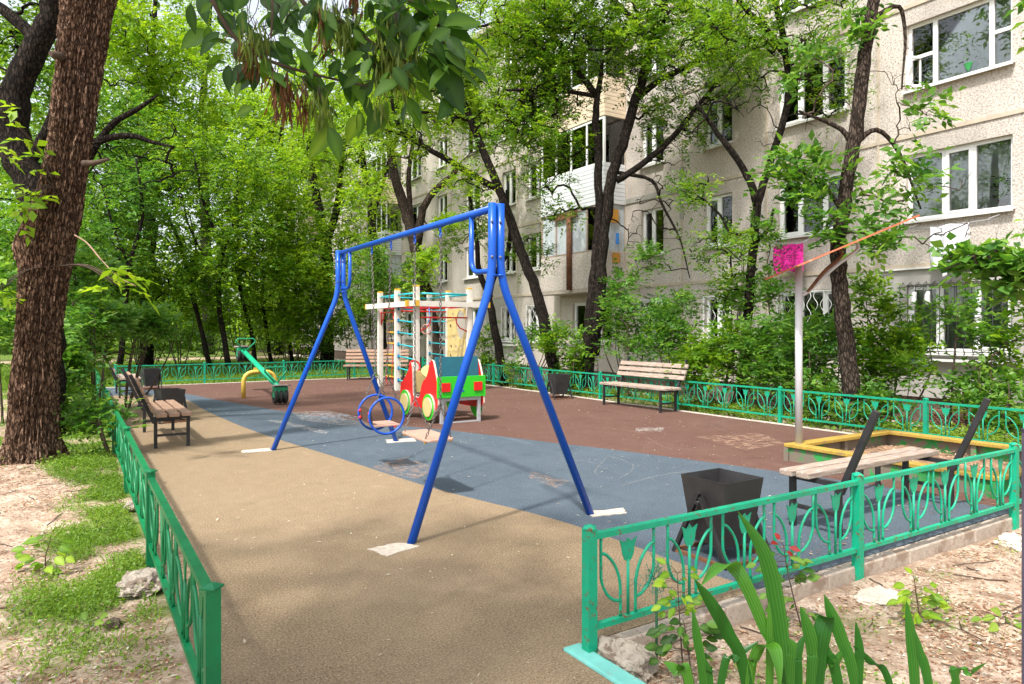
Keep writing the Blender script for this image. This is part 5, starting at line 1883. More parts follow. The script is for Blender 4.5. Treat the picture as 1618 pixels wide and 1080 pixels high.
back_tree('yellow green sunlit tree in the middle distance left of centre', 38,
          [[(440, 560), (445, 400), (440, 280), (450, 160)]], [[.3, .25, .18, .08]],
          [(440, 240, 38, 105, 90, 3, 420), (520, 300, 37, 70, 80, 3, 240), (380, 180, 38, 70, 60, 2.5, 170)], 32, LEAF_Y)
back_tree('tall tree with leaves against white sky near the hanging ash branch', 42,
          [[(330, 560), (325, 350), (320, 180), (330, 40), (340, -60)]], [[.35, .3, .22, .14, .08]],
          [(320, 60, 42, 80, 90, 3.5, 230), (450, 60, 44, 100, 90, 3, 190), (420, -70, 42, 170, 60, 3, 120)], 33, LEAF_Y)
back_tree('dark dense tree behind the far left bushes', 24,
          [[(120, 590), (118, 450), (110, 330), (125, 200)]], [[.25, .22, .16, .08]],
          [(150, 220, 24, 70, 130, 2.2, 300), (40, 400, 23, 90, 90, 2, 260), (30, 260, 25, 90, 90, 2, 220)], 34, LEAF_M, leaf_len=.15, leaf_w=.08)
back_tree('tall forked tree left of the flats, dark trunk above the blue frame', 32,
          [[(516, 580), (515, 430), (514, 380), (500, 310), (490, 240), (480, 150)], [(514, 385), (532, 330), (540, 260), (552, 180)]], [[.34, .30, .28, .2, .14, .06], [.2, .16, .12, .05]],
          [(500, 180, 32, 70, 90, 3, 150), (560, 130, 32, 70, 90, 3, 150), (480, 420, 31, 40, 50, 2, 70), (560, 400, 31, 45, 40, 2, 60)], 35, LEAF_Y,
          bare=[(580, 330, 32, 60, 60, 2, 40)], leaf_len=.15, leaf_w=.085)

back_tree('sunlit tree with airy crown hiding the far end of the flats', 30,
          [[(606, 580), (598, 440), (585, 330), (570, 220), (575, 100)], [(588, 350), (610, 270), (640, 180)]], [[.22, .19, .16, .12, .05], [.10, .08, .04]],
          [(540, 220, 30, 80, 100, 2.5, 260), (640, 70, 29, 120, 80, 2.5, 330), (580, 420, 29, 50, 50, 2, 70), (600, 300, 30, 60, 60, 2, 60)], 36, LEAF_Y, leaf_len=.14, leaf_w=.08)
# --- trees along the flats
G_ROW = 'trees in the strip between playground and flats'
plant('row_tree', 'stout brown tree behind the climbing frame with a cut pale limb', 'tree',
      [S(24, [(694, 590), (684, 520), (668, 440), (645, 345), (624, 280), (612, 190), (608, 90)], [0.237, 0.216, 0.202, 0.189, 0.153, 0.098, 0.049]),
       S(24, [(660, 385), (668, 330), (690, 298), (714, 278), (722, 262)], [0.160, 0.128, 0.112, 0.104, 0.096]),
       S(24, [(655, 395), (648, 330), (646, 270), (660, 180)], [.12, .10, .08, .05])],
      [(610, 150, 24, 80, 90, 2, 220), (700, 110, 24.5, 90, 100, 2, 260), (780, 200, 25, 70, 70, 2, 120), (590, 300, 24, 50, 60, 1.6, 50), (690, 420, 23.5, 50, 40, 1.4, 60), (725, 380, 24, 40, 40, 1.4, 40)], 41, G_ROW, BARK_GR, LEAF_Y,
      leaf_len=.13, leaf_w=.07, bare=[(600, 320, 24, 70, 60, 1.6, 40), (700, 330, 24, 60, 60, 1.2, 30)], twig=.004)
plant('row_tree', 'dark tree leaning left over the swing frame, forked high up', 'tree',
      [S(18.4, [(884, 622), (866, 540), (850, 470), (830, 415), (802, 335), (786, 290), (762, 235), (736, 168), (708, 95), (690, 25), (670, -80)], [0.176, 0.161, 0.145, 0.135, 0.120, 0.114, 0.099, 0.088, 0.073, 0.057, 0.036]),
       S(18.4, [(790, 300), (748, 277), (704, 250), (655, 222), (626, 192), (618, 140)], [0.096, 0.084, 0.079, 0.068, 0.056, 0.034]),
       S(18.4, [(742, 190), (700, 180), (650, 176)], [.06, .05, .03]), S(18.4, [(765, 215), (800, 205), (850, 170), (900, 150)], [.07, .06, .05, .03])],
      [(700, 60, 18.4, 140, 100, 1.8, 330), (640, 200, 18.6, 80, 60, 1.3, 120), (790, 180, 18.6, 90, 70, 1.4, 190), (740, 280, 18, 50, 40, 1, 40), (840, 90, 18.4, 90, 90, 1.5, 260), (720, -90, 18, 220, 80, 2.5, 130)], 42, G_ROW, BARK_DK, LEAF_Y,
      bare=[(820, 150, 18, 100, 100, 1.4, 60), (680, 250, 18, 80, 60, 1.2, 30)], twig=.0065)
plant('row_tree', 'slender dark tree behind the right swing leg, forked at its middle', 'tree',
      [S(20, [(797, 612), (790, 560), (776, 490), (774, 455), (790, 420), (806, 380), (800, 300)], [0.128, 0.119, 0.111, 0.102, 0.076, 0.060, 0.034]),
       S(20, [(775, 470), (758, 430), (752, 370), (740, 300)], [.09, .08, .06, .04])],
      [(770, 350, 20, 60, 60, 1.2, 60), (830, 420, 19.6, 40, 50, 1, 36)], 43, G_ROW, BARK_DK, LEAF)
plant('row_tree', 'twin stemmed dark tree standing in front of the white balcony', 'tree',
      [S(17.4, [(925, 628), (930, 560), (932, 500), (940, 420), (946, 330), (944, 240), (941, 180), (946, 140), (952, 95)], [0.181, 0.154, 0.127, 0.114, 0.108, 0.098, 0.087, 0.067, 0.047]),
       S(17.4, [(938, 560), (946, 470), (952, 400), (960, 320), (972, 260), (992, 200), (1010, 140), (1030, 70), (1050, 0), (1062, -80)], [0.162, 0.162, 0.147, 0.140, 0.133, 0.125, 0.118, 0.110, 0.103, 0.074]),
       S(17.4, [(1000, 160), (1040, 128), (1085, 105), (1120, 86)], [.09, .08, .07, .06]),
       S(17.4, [(975, 285), (1010, 262), (1055, 225), (1100, 170), (1150, 110), (1190, 60)], [.09, .08, .07, .055, .04, .02]),
       S(17.4, [(942, 150), (912, 112), (886, 72), (868, 50)], [.09, .08, .07, .05]),
       S(17.4, [(944, 152), (880, 142), (800, 142)], [.06, .05, .03]), S(17.4, [(975, 272), (1030, 285), (1045, 320), (1075, 380), (1090, 440)], [.05, .045, .035, .025, .012]),
       S(17.4, [(1022, 60), (990, 20), (940, -20), (880, -30)], [.08, .07, .05, .03])],
      [(900, 40, 17.4, 130, 80, 1.6, 560), (1090, 110, 17.6, 110, 110, 1.5, 460), (890, 150, 17.8, 60, 60, 1.3, 130), (850, 200, 17.8, 80, 100, 1.3, 200), (1000, 90, 17, 60, 60, 1.2, 70), (1050, 20, 17.4, 110, 50, 1.4, 160), (870, 310, 17.6, 50, 50, 1, 36), (1010, -90, 17.4, 220, 80, 2.4, 120), (1040, 230, 17.8, 60, 60, 1, 28)],
      44, G_ROW, BARK_DK, LEAF, bare=[(1060, 340, 17.4, 70, 100, 1.0, 80), (860, 130, 17.4, 90, 110, 1.3, 90), (1020, 200, 17.4, 70, 80, 1.2, 40)], leaf_len=.09, leaf_w=.05, twig=.006)
plant('row_tree', 'grey brown tree right of centre with long thin arching limb', 'tree',
      [S(14.8, [(1172, 640), (1180, 520), (1190, 390), (1198, 322), (1216, 260), (1238, 190), (1246, 135), (1238, 60), (1226, 0), (1222, -80)], [0.115, 0.104, 0.093, 0.087, 0.077, 0.074, 0.071, 0.066, 0.060, 0.044]),
       S(14.8, [(1197, 325), (1180, 275), (1150, 232), (1120, 190), (1100, 160)], [0.088, 0.072, 0.064, 0.048, 0.024]),
       S(14.8, [(1196, 380), (1215, 360), (1222, 330)], [.05, .04, .03]), S(14.8, [(1244, 90), (1210, 45), (1175, 10), (1150, -30)], [.07, .06, .05, .03])],
      [(1180, 60, 14.8, 90, 80, 1.3, 170), (1130, 290, 14.6, 60, 40, 1, 34), (1150, 430, 14.4, 60, 40, .9, 44), (1240, -80, 14.8, 180, 80, 2, 100), (1300, 60, 14.6, 60, 60, 1, 70), (1330, 130, 14.4, 40, 60, .8, 30), (1140, 360, 14.4, 50, 40, .8, 22)],
      45, G_ROW, BARK_DK, LEAF, bare=[(1170, 180, 14.6, 90, 90, 1, 60), (1290, 130, 14.4, 70, 90, .9, 60)], leaf_len=.085, leaf_w=.045, twig=.0055)
plant('row_tree', 'tall brown tree behind the shade pole with broad leaved lower boughs', 'tree',
      [S(11.5, [(1346, 632), (1340, 570), (1330, 480), (1324, 420), (1328, 360), (1338, 290), (1350, 210), (1362, 120), (1372, 50), (1384, -20), (1392, -120)], [0.146, 0.134, 0.131, 0.122, 0.119, 0.110, 0.110, 0.107, 0.098, 0.091, 0.063]),
       S(11.5, [(1352, 235), (1330, 205), (1300, 190), (1262, 175)], [.05, .04, .03, .02]),
       S(11.5, [(1352, 225), (1385, 205), (1420, 240), (1455, 330)], [.05, .04, .03, .015]),
       S(11.5, [(1376, 30), (1420, 10), (1430, 60), (1425, 140)], [.05, .035, .025, .012]),
       S(11.5, [(1330, 330), (1300, 290), (1260, 270)], [.04, .03, .02])],
      [(1262, 275, 11.6, 62, 40, .8, 60), (1300, 105, 11.8, 50, 35, .7, 20), (1415, 290, 11, 50, 45, .8, 30), (1360, 360, 11, 60, 40, .6, 26), (1370, 20, 11.5, 50, 40, .7, 16), (1400, 375, 10.6, 45, 26, .5, 18), (1430, 180, 11, 40, 30, .5, 8), (1400, -130, 11.5, 240, 90, 2, 90)],
      46, G_ROW, BARK_GR, LEAF_M, shoots=3, leaflets=5, shoot_len=.26, leaf_len=.15, leaf_w=.085,
      bare=[(1440, 120, 11.2, 50, 120, .7, 46), (1480, 340, 10.8, 60, 70, .6, 46), (1290, 170, 11.4, 60, 60, .6, 30)], twig=.0030)

# a rounded-leaf tree whose trunk is just outside the picture at right
plant('linden_tree', 'round leaved low bough reaching in from the right edge', 'tree',
      [([Vector((7.6, .55, -.15)), Vector((7.55, .6, 1.2)), Vector((7.5, .7, 2.6)), Vector((7.4, .9, 4.2))], [.12, .11, .09, .05]),
       ([Vector((7.52, .65, 2.3)), at(1640, 395, 6.0), at(1560, 398, 5.9), at(1495, 425, 5.8)], [.03, .022, .014, .006])],
      [(1565, 415, 5.9, 75, 18, .35, 42), (1592, 465, 6.0, 42, 45, .35, 26), (1720, 380, 6.4, 80, 60, .6, 30), (1800, 0, 6.6, 140, 220, 1.0, 60)],
      51, None, BARK_GR, LEAF_M, shoots=3, leaflets=3, shoot_len=.14, leaf_len=.115, leaf_w=.095, flat=.4, hang=.2, reach=2)

# --- shrubs
def shrub(label, c, blobs, seed, leaf_m=LEAF_M, nst=5, spread=.5, group='shrubs round the playground', **kw):
    k_ = dict(leaf_len=.115, leaf_w=.062, shoots=4, leaflets=6, shoot_len=.26, seg=6, twig=.003)
    k_.update(kw)
    rr = random.Random(seed)
    px, d = c
    g = ghz(px, d)
    g.z = float(ground_z(g.x, g.y)) - .03
    top = at(blobs[0][0], blobs[0][1], blobs[0][2])
    st = []
    for i in range(nst):
        q = Vector((rr.uniform(-1, 1), rr.uniform(-1, 1), 0)) * spread
        e = top + q * 1.3 + Vector((0, 0, rr.uniform(-.3, .2)))
        b = g + q * .22
        st.append(([b, b.lerp(e, .4) + q * .3, b.lerp(e, .75) + q * .3, e], [.022, .017, .012, .006]))
    return plant('shrub', label, 'shrub', st, blobs, seed, group, bark_m=TWIG, leaf_m=leaf_m, trunk_name='stems', bump=0, **k_)

shrub('pale leaved bush drooping over the left fence beside the end-on bench', (200, 14), [(238, 515, 14, 62, 22, .6, 70), (145, 540, 13.6, 38, 22, .5, 40)], 61, LEAF_M, leaf_len=.13, leaf_w=.075)
shrub('low bush between big trunk and left fence', (92, 11.5), [(100, 600, 11.5, 22, 34, .35, 36), (112, 560, 11.8, 28, 22, .35, 30), (100, 650, 11, 16, 18, .3, 16)], 62, LEAF_M, leaf_len=.12, leaf_w=.07)
shrub('bush with pale leaflets just right of the big trunk', (150, 12.5), [(150, 500, 12.5, 55, 40, .7, 80), (120, 430, 13, 40, 40, .7, 50)], 63, LEAF_M, leaf_len=.13, leaf_w=.07)
shrub('small bush at the far left edge behind the big trunk', (5, 12), [(0, 530, 12, 40, 40, .7, 60), (-40, 480, 12.5, 60, 60, .8, 60)], 64, LEAF_M)
shrub('feathery seedling leaning against the left fence posts', (176, 8.7), [(160, 672, 8.6, 22, 10, .2, 8), (140, 655, 8.7, 26, 14, .25, 12)], 65, LEAF_M, leaf_len=.11, leaf_w=.045, nst=3, spread=.15, leaflets=9)
for i, (px, py, d, wx, wy, n, lab) in enumerate((
        (240, 520, 31, 60, 45, 120, 'green thicket under the wood left of the seesaw'),
        (330, 530, 33, 60, 35, 110, 'thicket behind the slim trees left of the seesaw'),
        (430, 525, 33, 60, 35, 120, 'dark thicket behind the seesaw low end'),
        (500, 525, 31, 45, 45, 120, 'dark bush left of the back bench'),
        (560, 490, 28, 50, 60, 130, 'leafy bush above the back bench'),
        (590, 440, 27, 40, 60, 90, 'tall bush left of the climbing frame under the beam'),
        (640, 470, 28, 50, 50, 90, 'bush seen through the climbing frame'),
        (470, 470, 34, 60, 60, 130, 'rounded bush behind the thin trees'),
        (120, 540, 27, 60, 50, 110, 'bush far behind the left fence end'),
        (285, 490, 27, 50, 50, 130, 'bright leafy bush above the left end of the far fence'),
        (385, 495, 28, 50, 40, 120, 'bright bush above the seesaw between the slim trunks'),
        (455, 500, 27, 40, 45, 110, 'bright bush between seesaw and blue swing leg'),
        (220, 430, 29, 60, 60, 150, 'tall bright bush behind the left bench'))):
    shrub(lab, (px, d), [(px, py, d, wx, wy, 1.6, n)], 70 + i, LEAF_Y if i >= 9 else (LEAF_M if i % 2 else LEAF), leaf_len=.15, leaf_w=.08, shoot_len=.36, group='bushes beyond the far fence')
for i, (c, bl, lab, kw) in enumerate((
        ((905, 17.6), [(905, 572, 17.6, 36, 42, .7, 80), (880, 530, 18, 30, 30, .6, 40)], 'bush behind the flats-side bin', {}),
        ((1000, 17.0), [(1000, 520, 17, 60, 55, .9, 130), (985, 430, 17.5, 50, 50, .8, 60)], 'big bush behind the slatted bench', {}),
        ((1070, 16.2), [(1065, 545, 16.4, 45, 42, .8, 90), (1050, 480, 16.6, 45, 30, .7, 46)], 'bush right of the slatted bench', {}),
        ((1150, 14.4), [(1150, 565, 14.4, 60, 50, .8, 130), (1110, 590, 14.2, 45, 35, .6, 60)], 'wide bush left of the shade pole', {}),
        ((1215, 13.6), [(1215, 545, 13.6, 50, 52, .7, 100), (1250, 600, 13, 50, 35, .6, 70)], 'dense bush directly behind the shade pole', {}),
        ((1290, 12.6), [(1285, 540, 12.6, 45, 60, .7, 100), (1290, 610, 12.2, 50, 35, .6, 70)], 'bush between shade pole and tall brown tree', {}),
        ((1400, 12.2), [(1400, 540, 12.4, 48, 60, .7, 110), (1420, 590, 12, 45, 30, .6, 50), (1380, 480, 12.6, 36, 24, .5, 24)], 'bush with bright leaves right of the tall brown tree', {}),
        ((1375, 11.4), [(1375, 650, 11.4, 45, 26, .4, 44)], 'low leafy growth below the fence rail by the brown tree trunk', {}),
        ((1545, 11.6), [(1545, 615, 11.6, 55, 22, .6, 50), (1560, 655, 11.2, 55, 26, .5, 50)], 'bush in front of the cellar lattice at right', {}),
        ((1600, 11.4), [(1600, 560, 11.4, 30, 50, .5, 40), (1640, 480, 11.4, 40, 60, .5, 40)], 'bush at the right edge before the barred window', {}),
        ((1500, 12.0), [(1520, 490, 12.0, 36, 16, .4, 18), (1530, 525, 12.0, 30, 18, .4, 16)], 'thin sapling before the barred window', {'nst': 2, 'spread': .15}),
        ((830, 19.2), [(845, 545, 19.4, 26, 26, .5, 24), (820, 575, 19.2, 20, 14, .4, 12)], 'small bush behind the right swing leg', {}),
        ((770, 20.6), [(768, 540, 20.6, 18, 40, .5, 34)], 'narrow bush right of the climbing wall', {}),
        ((1130, 15.6), [(1140, 395, 15.6, 40, 30, .5, 14), (1150, 470, 15.5, 50, 30, .6, 34)], 'tall thin bush before the middle windows', {'nst': 3}),
        ((1235, 14.4), [(1212, 450, 14.6, 20, 40, .3, 40), (1206, 390, 14.7, 12, 40, .2, 20)], 'creeper climbing the wall by the pink towel', {'nst': 3, 'spread': .2, 'leaf_len': .09}))):
    shrub(lab, c, bl, 90 + i, LEAF_M if i % 3 else LEAF, group='bushes along the flats', **kw)
fl_ = thing('blue_flowers', 'pale blue flower cluster among leaves under the barred window', 'flowers', at(1441, 572, 12.0))
rng = np.random.default_rng(3); n = 260
b_ = rng.normal(0, 1, (n, 3)) * np.array([.12, .12, .06])
tag(leaves_mesh('petals', b_, rng.normal(0, 1, (n, 3)), rng.normal(0, 1, (n, 3)), np.full(n, .04), np.full(n, .03), LEAF_B, fl_), kind='stuff')
m_ = MB(); m_.tube([(0, 0, 0), (.05, .1, -.6), (.05, .1, -1.2)], .008, 5); m_.build('stem', TWIG, fl_)

# far wood: one mass
rng = np.random.default_rng(12)
C = blob_points(rng, [(200, 330, 62, 420, 260, 6, 1500), (-150, 300, 50, 300, 300, 6, 700), (480, 330, 75, 220, 250, 7, 900), (60, 480, 48, 260, 90, 5, 500), (380, 490, 56, 220, 60, 4, 420)])
b_, d_, n_, l_, w_, r_ = sprays(rng, C, rng.normal(0, 1, C.shape), 4, 6, 1.0, .42, .26, .7)
tag(leaves_mesh('far_woodland', b_, d_, n_, l_, w_, LEAF_Y, None, r_, rng), kind='stuff')  # lighter leaf colour put in here as light on the dark far mass

# --- the ash tree whose bough hangs into the picture at the top
ash = thing('ash_tree', 'ash bough with big drooping leaves and seed bunches hanging in at the top', 'tree', (-2.3, 1.6, -.05))
AO = Vector((-2.3, 1.6, -.05))
def ap(px, py, d): return at(px, py, d) - AO
m_ = MB(); m_.tube(smooth_path([(0, 0, 0), (.02, 0, 1.4), (.1, .05, 2.8), (.4, .25, 4.2), (.6, .3, 5.6)], 5), [.13, .125, .12, .115, .11, .11, .105, .10, .095, .09, .085, .08, .075, .07, .06, .055, .05, .045, .04, .035, .03], 14); m_.build('trunk', BARK_GR, ash)
bough = [
    [Vector((.12, .08, 3.0)), ap(250, -160, 2.3), ap(330, -10, 2.35), (ap(372, 60, 2.38)), ap(425, 95, 2.4), ap(500, 118, 2.45), ap(582, 136, 2.5)],
    [Vector((.2, .1, 3.3)), ap(400, -190, 2.35), ap(470, -10, 2.45), ap(520, 25, 2.45), ap(560, 45, 2.5), ap(600, 75, 2.5), ap(650, 100, 2.55)],
    [Vector((.3, .15, 3.6)), ap(560, -220, 2.4), ap(620, -40, 2.45), ap(665, 20, 2.5), ap(690, 70, 2.5), ap(700, 90, 2.5)],
    [ap(425, 95, 2.4), ap(440, 130, 2.4), ap(455, 150, 2.38)], [ap(560, 45, 2.5), ap(590, 100, 2.5), ap(640, 150, 2.5)],
    [ap(420, -100, 2.4), ap(430, 0, 2.35), ap(428, 60, 2.35)],
]
for i, p in enumerate(bough):
    P = smooth_path(p, 6)
    r0 = .011 if i < 3 else .0045
    m_ = MB(); m_.tube(P, list(np.linspace(r0, .0035, len(P))), 7); m_.build('bough', TWIG, ash)
def hang_leaf(px, py, d, qx, qy, dq, w=.42, roll=0, rnd=.5, m=LEAF_A):
    a, b = ap(px, py, d), ap(qx, qy, d + dq)
    y_ = (b - a); L = y_.length; y_ = y_.normalized()
    up = Vector((0, 0, 1)) - Vector((SN, CS, 0)) * .9
    z_ = (up - y_ * up.dot(y_)).normalized()
    z_ = Matrix.Rotation(roll, 3, y_) @ z_
    x_ = y_.cross(z_)
    fr = Matrix((x_, y_, z_)).transposed().to_4x4(); fr.translation = a
    leaf_shape('leaf', L, L * w, m, ash, fr, rnd)
rr = random.Random(9)
hero = [(688, 92, 2.5, 772, 136, .05), (680, 80, 2.5, 742, 70, -.05), (678, 84, 2.5, 738, 176, .02), (690, 60, 2.5, 775, 98, .1), (650, 170, 2.5, 690, 228, 0), (645, 160, 2.5, 632, 200, .02), (640, 150, 2.5, 668, 200, -.04), (700, 45, 2.5, 748, 62, .1), (700, 40, 2.5, 765, 28, .1),
        (600, 170, 2.45, 582, 215, .0), (612, 160, 2.45, 600, 210, .03), (570, 180, 2.45, 545, 225, .02), (590, 130, 2.5, 560, 160, 0), (530, 195, 2.42, 485, 250, 0), (520, 200, 2.4, 540, 255, .02), (515, 180, 2.42, 500, 222, .02),
        (360, 100, 2.38, 310, 98, 0), (352, 85, 2.38, 322, 115, .02), (365, 70, 2.38, 330, 60, 0), (380, 60, 2.38, 345, 45, .05), (400, 170, 2.38, 370, 180, .02), (380, 130, 2.38, 370, 155, 0), (335, 5, 2.35, 315, 20, 0), (345, 0, 2.35, 352, 22, 0),
        (470, 100, 2.45, 462, 128, .02), (480, 118, 2.45, 500, 150, .02), (500, 120, 2.45, 495, 160, .05), (520, 122, 2.45, 540, 90, .02), (545, 128, 2.48, 560, 170, .02), (570, 130, 2.5, 610, 128, .03), (620, 85, 2.5, 640, 130, .02), (600, 72, 2.5, 560, 78, -.02),
        (620, 20, 2.45, 580, 5, 0), (640, 5, 2.45, 700, 30, .02), (660, 20, 2.5, 720, 5, .05), (560, 45, 2.5, 530, 75, 0), (430, 20, 2.35, 400, 45, 0), (450, 10, 2.4, 480, 40, 0), (400, 90, 2.4, 425, 130, .04), (440, 150, 2.4, 470, 185, .03), (470, 165, 2.4, 520, 195, .03), (440, 60, 2.36, 470, 75, 0),
        (350, 20, 2.36, 372, 40, .03), (575, 60, 2.5, 610, 40, 0), (540, 20, 2.45, 570, 15, .02), (480, 60, 2.42, 460, 40, 0), (505, 45, 2.45, 520, 75, 0), (655, 130, 2.5, 690, 160, .05), (608, 110, 2.5, 590, 140, .04)]
for h in hero:
    sp = 1.0
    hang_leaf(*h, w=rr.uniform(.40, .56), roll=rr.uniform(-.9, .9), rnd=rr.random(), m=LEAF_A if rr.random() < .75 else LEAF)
for k in range(150):
    b = bough[rr.randrange(0, 3)]
    P = smooth_path(b, 4); p = P[rr.randrange(6, len(P))]
    d = rr.uniform(2.36, 2.62)
    q = p + AO
    dd = q.x * SN + q.y * CS; ll = q.x * CS - q.y * SN
    px = PCX + FPX * ll / dd + rr.gauss(0, 22); py = PHY + FPX * (EYE - q.z) / dd + rr.gauss(5, 22)
    a = rr.uniform(0, 6.28); L = rr.uniform(26, 50)
    hang_leaf(px, py, d, px + L * math.cos(a), py + L * (.45 + .6 * abs(math.sin(a))), rr.uniform(-.06, .06), rr.uniform(.40, .54), rr.uniform(-1, 1), rr.random() ** 1.6)
for k in range(70):
    px, py, d = rr.uniform(370, 720), abs(rr.gauss(0, 75)) - 15, rr.uniform(2.4, 2.7)
    a = rr.uniform(.2, 2.9); L = rr.uniform(26, 46)
    hang_leaf(px, py, d, px + L * math.cos(a), py + L * math.sin(a), rr.uniform(-.06, .06), rr.uniform(.38, .5), rr.uniform(-1, 1), rr.random() * .6)
    if k % 2:
        q = ap(px, py, d); tw = MB(); tw.tube(smooth_path([q, q + Vector((rr.gauss(0, .04), rr.gauss(0, .04), .10)), q + Vector((rr.gauss(0, .08), rr.gauss(0, .08), .24))], 3), .0016, 4)
        tag(tw.build('twig', TWIG, ash), kind='stuff')
def seeds(px, py, d, w, h, n, m, name='seed_bunch'):
    rng = np.random.default_rng(int(px * 7 + py))
    c = np.array(ap(px, py, d))
    b = c + CAM_R * rng.normal(0, w * .42, (n, 1)) * d / FPX + CAM_F * rng.normal(0, .035, (n, 1)) - UPV * (rng.random((n, 1)) ** 1.0 * h * d / FPX)
    dr = np.array([0, 0, -1.0]) + rng.normal(0, .16, (n, 3))
    tag(leaves_mesh(name, b, dr, rng.normal(0, 1, (n, 3)) * np.array([1, 1, .1]), rng.uniform(.045, .075, n), rng.uniform(.006, .010, n), m, ash, None, rng, .05, .1), kind='stuff')
    s = MB()
    for q in range(5):
        t_ = Vector(c) + Vector((rng.normal(0, .01), rng.normal(0, .01), .02))
        s.tube([t_, t_ + Vector((rng.normal(0, .02), rng.normal(0, .02), -h * .6 * d / FPX))], .0012, 4)
    tag(s.build('seed_stalks', TWIG, ash), kind='stuff')
for a in ((448, 118, 2.38, 26, 60, 110, SEED_B), (478, 130, 2.38, 16, 55, 50, SEED_B), (505, 145, 2.4, 20, 45, 80, SEED_G), (622, 20, 2.5, 30, 85, 190, SEED_G), (640, 70, 2.48, 20, 70, 110, SEED_G), (608, 60, 2.5, 20, 70, 90, SEED_G),
          (525, 0, 2.45, 26, 55, 120, SEED_G), (512, 20, 2.42, 8, 60, 34, SEED_B), (405, 40, 2.36, 28, 55, 100, SEED_G), (392, 60, 2.36, 22, 40, 50, SEED_B), (548, 20, 2.46, 16, 50, 60, SEED_G), (600, 150, 2.46, 14, 30, 36, SEED_G), (560, -30, 2.45, 12, 40, 36, SEED_B)):
    seeds(*a)
# the rest of its crown, above and beside the picture
rng = np.random.default_rng(77)
C = np.array([-1.5, 1.7, 5.6]) + unit(rng.normal(0, 1, (300, 3))) * rng.random((300, 1)) ** .5 * np.array([3.0, 2.8, 1.2])
b_, d_, n_, l_, w_, r_ = sprays(rng, C - np.array(AO), rng.normal(0, 1, C.shape), 3, 7, .34, .12, .055, .5)
leaves_mesh('crown', b_, d_, n_, l_, w_, LEAF_A, ash, r_, rng)
s = MB()
for c in C[::2]:
    q = Vector(c) - AO
    s.tube(smooth_path([Vector((.4, .25, 4.2)), Vector((.4, .25, 4.2)).lerp(q, .5) + Vector((0, 0, .2)), q], 4), [.02, .018, .016, .014, .012, .01, .008, .006, .004], 5)
tag(s.build('branches', TWIG, ash), kind='stuff')

# ------------------------------------------------------------------ flower bed plants
def blade(root, org, pts, w, rnd):
    P = smooth_path(pts, 9); n = len(P)
    vs, fs = [], []
    yaw_ = -YAW + (rnd - .5) * 1.3
    side0 = Vector((math.cos(yaw_), math.sin(yaw_), 0))
    for i, p in enumerate(P):
        t = (P[min(i + 1, n - 1)] - P[max(i - 1, 0)]).normalized()
        s = (side0 - t * side0.dot(t)).normalized()
        f = i / (n - 1)
        ww = w * (.50 + .55 * math.sin(min(1, f * 1.7) * math.pi * .5)) * (1 - max(0, (f - .6) / .4) ** 2.0) * .5
        nn = s.cross(t).normalized()
        for k in range(11):
            q = k / 5 - 1
            vs.append(p + s * ww * q + nn * ww * (.20 * (1 - abs(q)) + (.035 if k % 2 else -.015)))
    for i in range(n - 1):
        for k in range(10): fs.append((i * 11 + k, i * 11 + k + 1, i * 11 + k + 12, i * 11 + k + 11))
    V = np.array([tuple(Vector(v) - org) for v in vs])
    row = np.array([rnd + (.16 if k % 2 else -.10) + .15 * (k / 10 - .5) for k in range(11)])
    np_mesh('leaf', V, np.array(fs), 4, LEAF_I, root, np.clip(np.tile(row, n), 0, 1), smooth=False)

def iris(label, px0, d, blades):
    g = ghz(px0, d); g.z = float(ground_z(g.x, g.y)) - .02
    root = thing('iris_clump', label, 'plant', g, 0, 'iris clumps in the front bed')
    r_ = random.Random(int(px0))
    for bl in blades:
        w = bl[0] * .70; pts = bl[1]
        sl = (pts[0][0] - pts[1][0]) / max(20, pts[0][1] - pts[1][1])
        b0 = ghz(pts[0][0] + max(-45, min(45, sl * 190)), d + r_.gauss(0, .03), g.z)
        P = [b0] + [at(q[0], q[1], d + (q[2] if len(q) > 2 else 0)) for q in pts]
        blade(root, g, P, w * d / FPX, r_.uniform(.15, .85))
iris('broad tall iris leaves rising before the front fence, one blade bent over', 1195, 2.15, [
    (36, [(1242, 1080), (1228, 960), (1208, 875), (1165, 806)]), (30, [(1180, 1080), (1150, 1000), (1122, 950), (1097, 914)]),
    (32, [(1240, 1080), (1205, 985), (1178, 922), (1160, 895), (1146, 889, -.05), (1126, 903, -.1), (1107, 926, -.13)]),
    (36, [(1184, 1085), (1192, 1040), (1206, 1017), (1222, 1022, -.05), (1230, 1050, -.08), (1232, 1095, -.1)]),
    (20, [(1112, 1085), (1102, 1010), (1094, 960)]), (26, [(1250, 1085), (1254, 1030), (1248, 1008)]), (24, [(1260, 1080), (1258, 1040), (1272, 1000)]),
    (18, [(1140, 1075), (1160, 1040), (1200, 1012)]), (24, [(1216, 1080), (1218, 1000), (1216, 940)]), (18, [(1122, 1085), (1118, 1060), (1114, 1038)]), (26, [(1090, 1085), (1070, 1060), (1048, 1045)]), (20, [(1236, 1085), (1228, 1040), (1222, 1010)])])
iris('iris clump with upright pointed leaves right of the bent blade', 1310, 2.2, [
    (30, [(1282, 1080), (1285, 1030), (1276, 990), (1264, 957)]), (36, [(1290, 1085), (1297, 1010), (1306, 976), (1310, 976, -.04)]), (28, [(1352, 1085), (1330, 1010), (1314, 970), (1302, 938)]),
    (22, [(1290, 1085), (1320, 1045), (1340, 1018)]), (20, [(1356, 1085), (1358, 1030), (1352, 980)]), (24, [(1325, 1085), (1305, 1030), (1290, 1000)])])
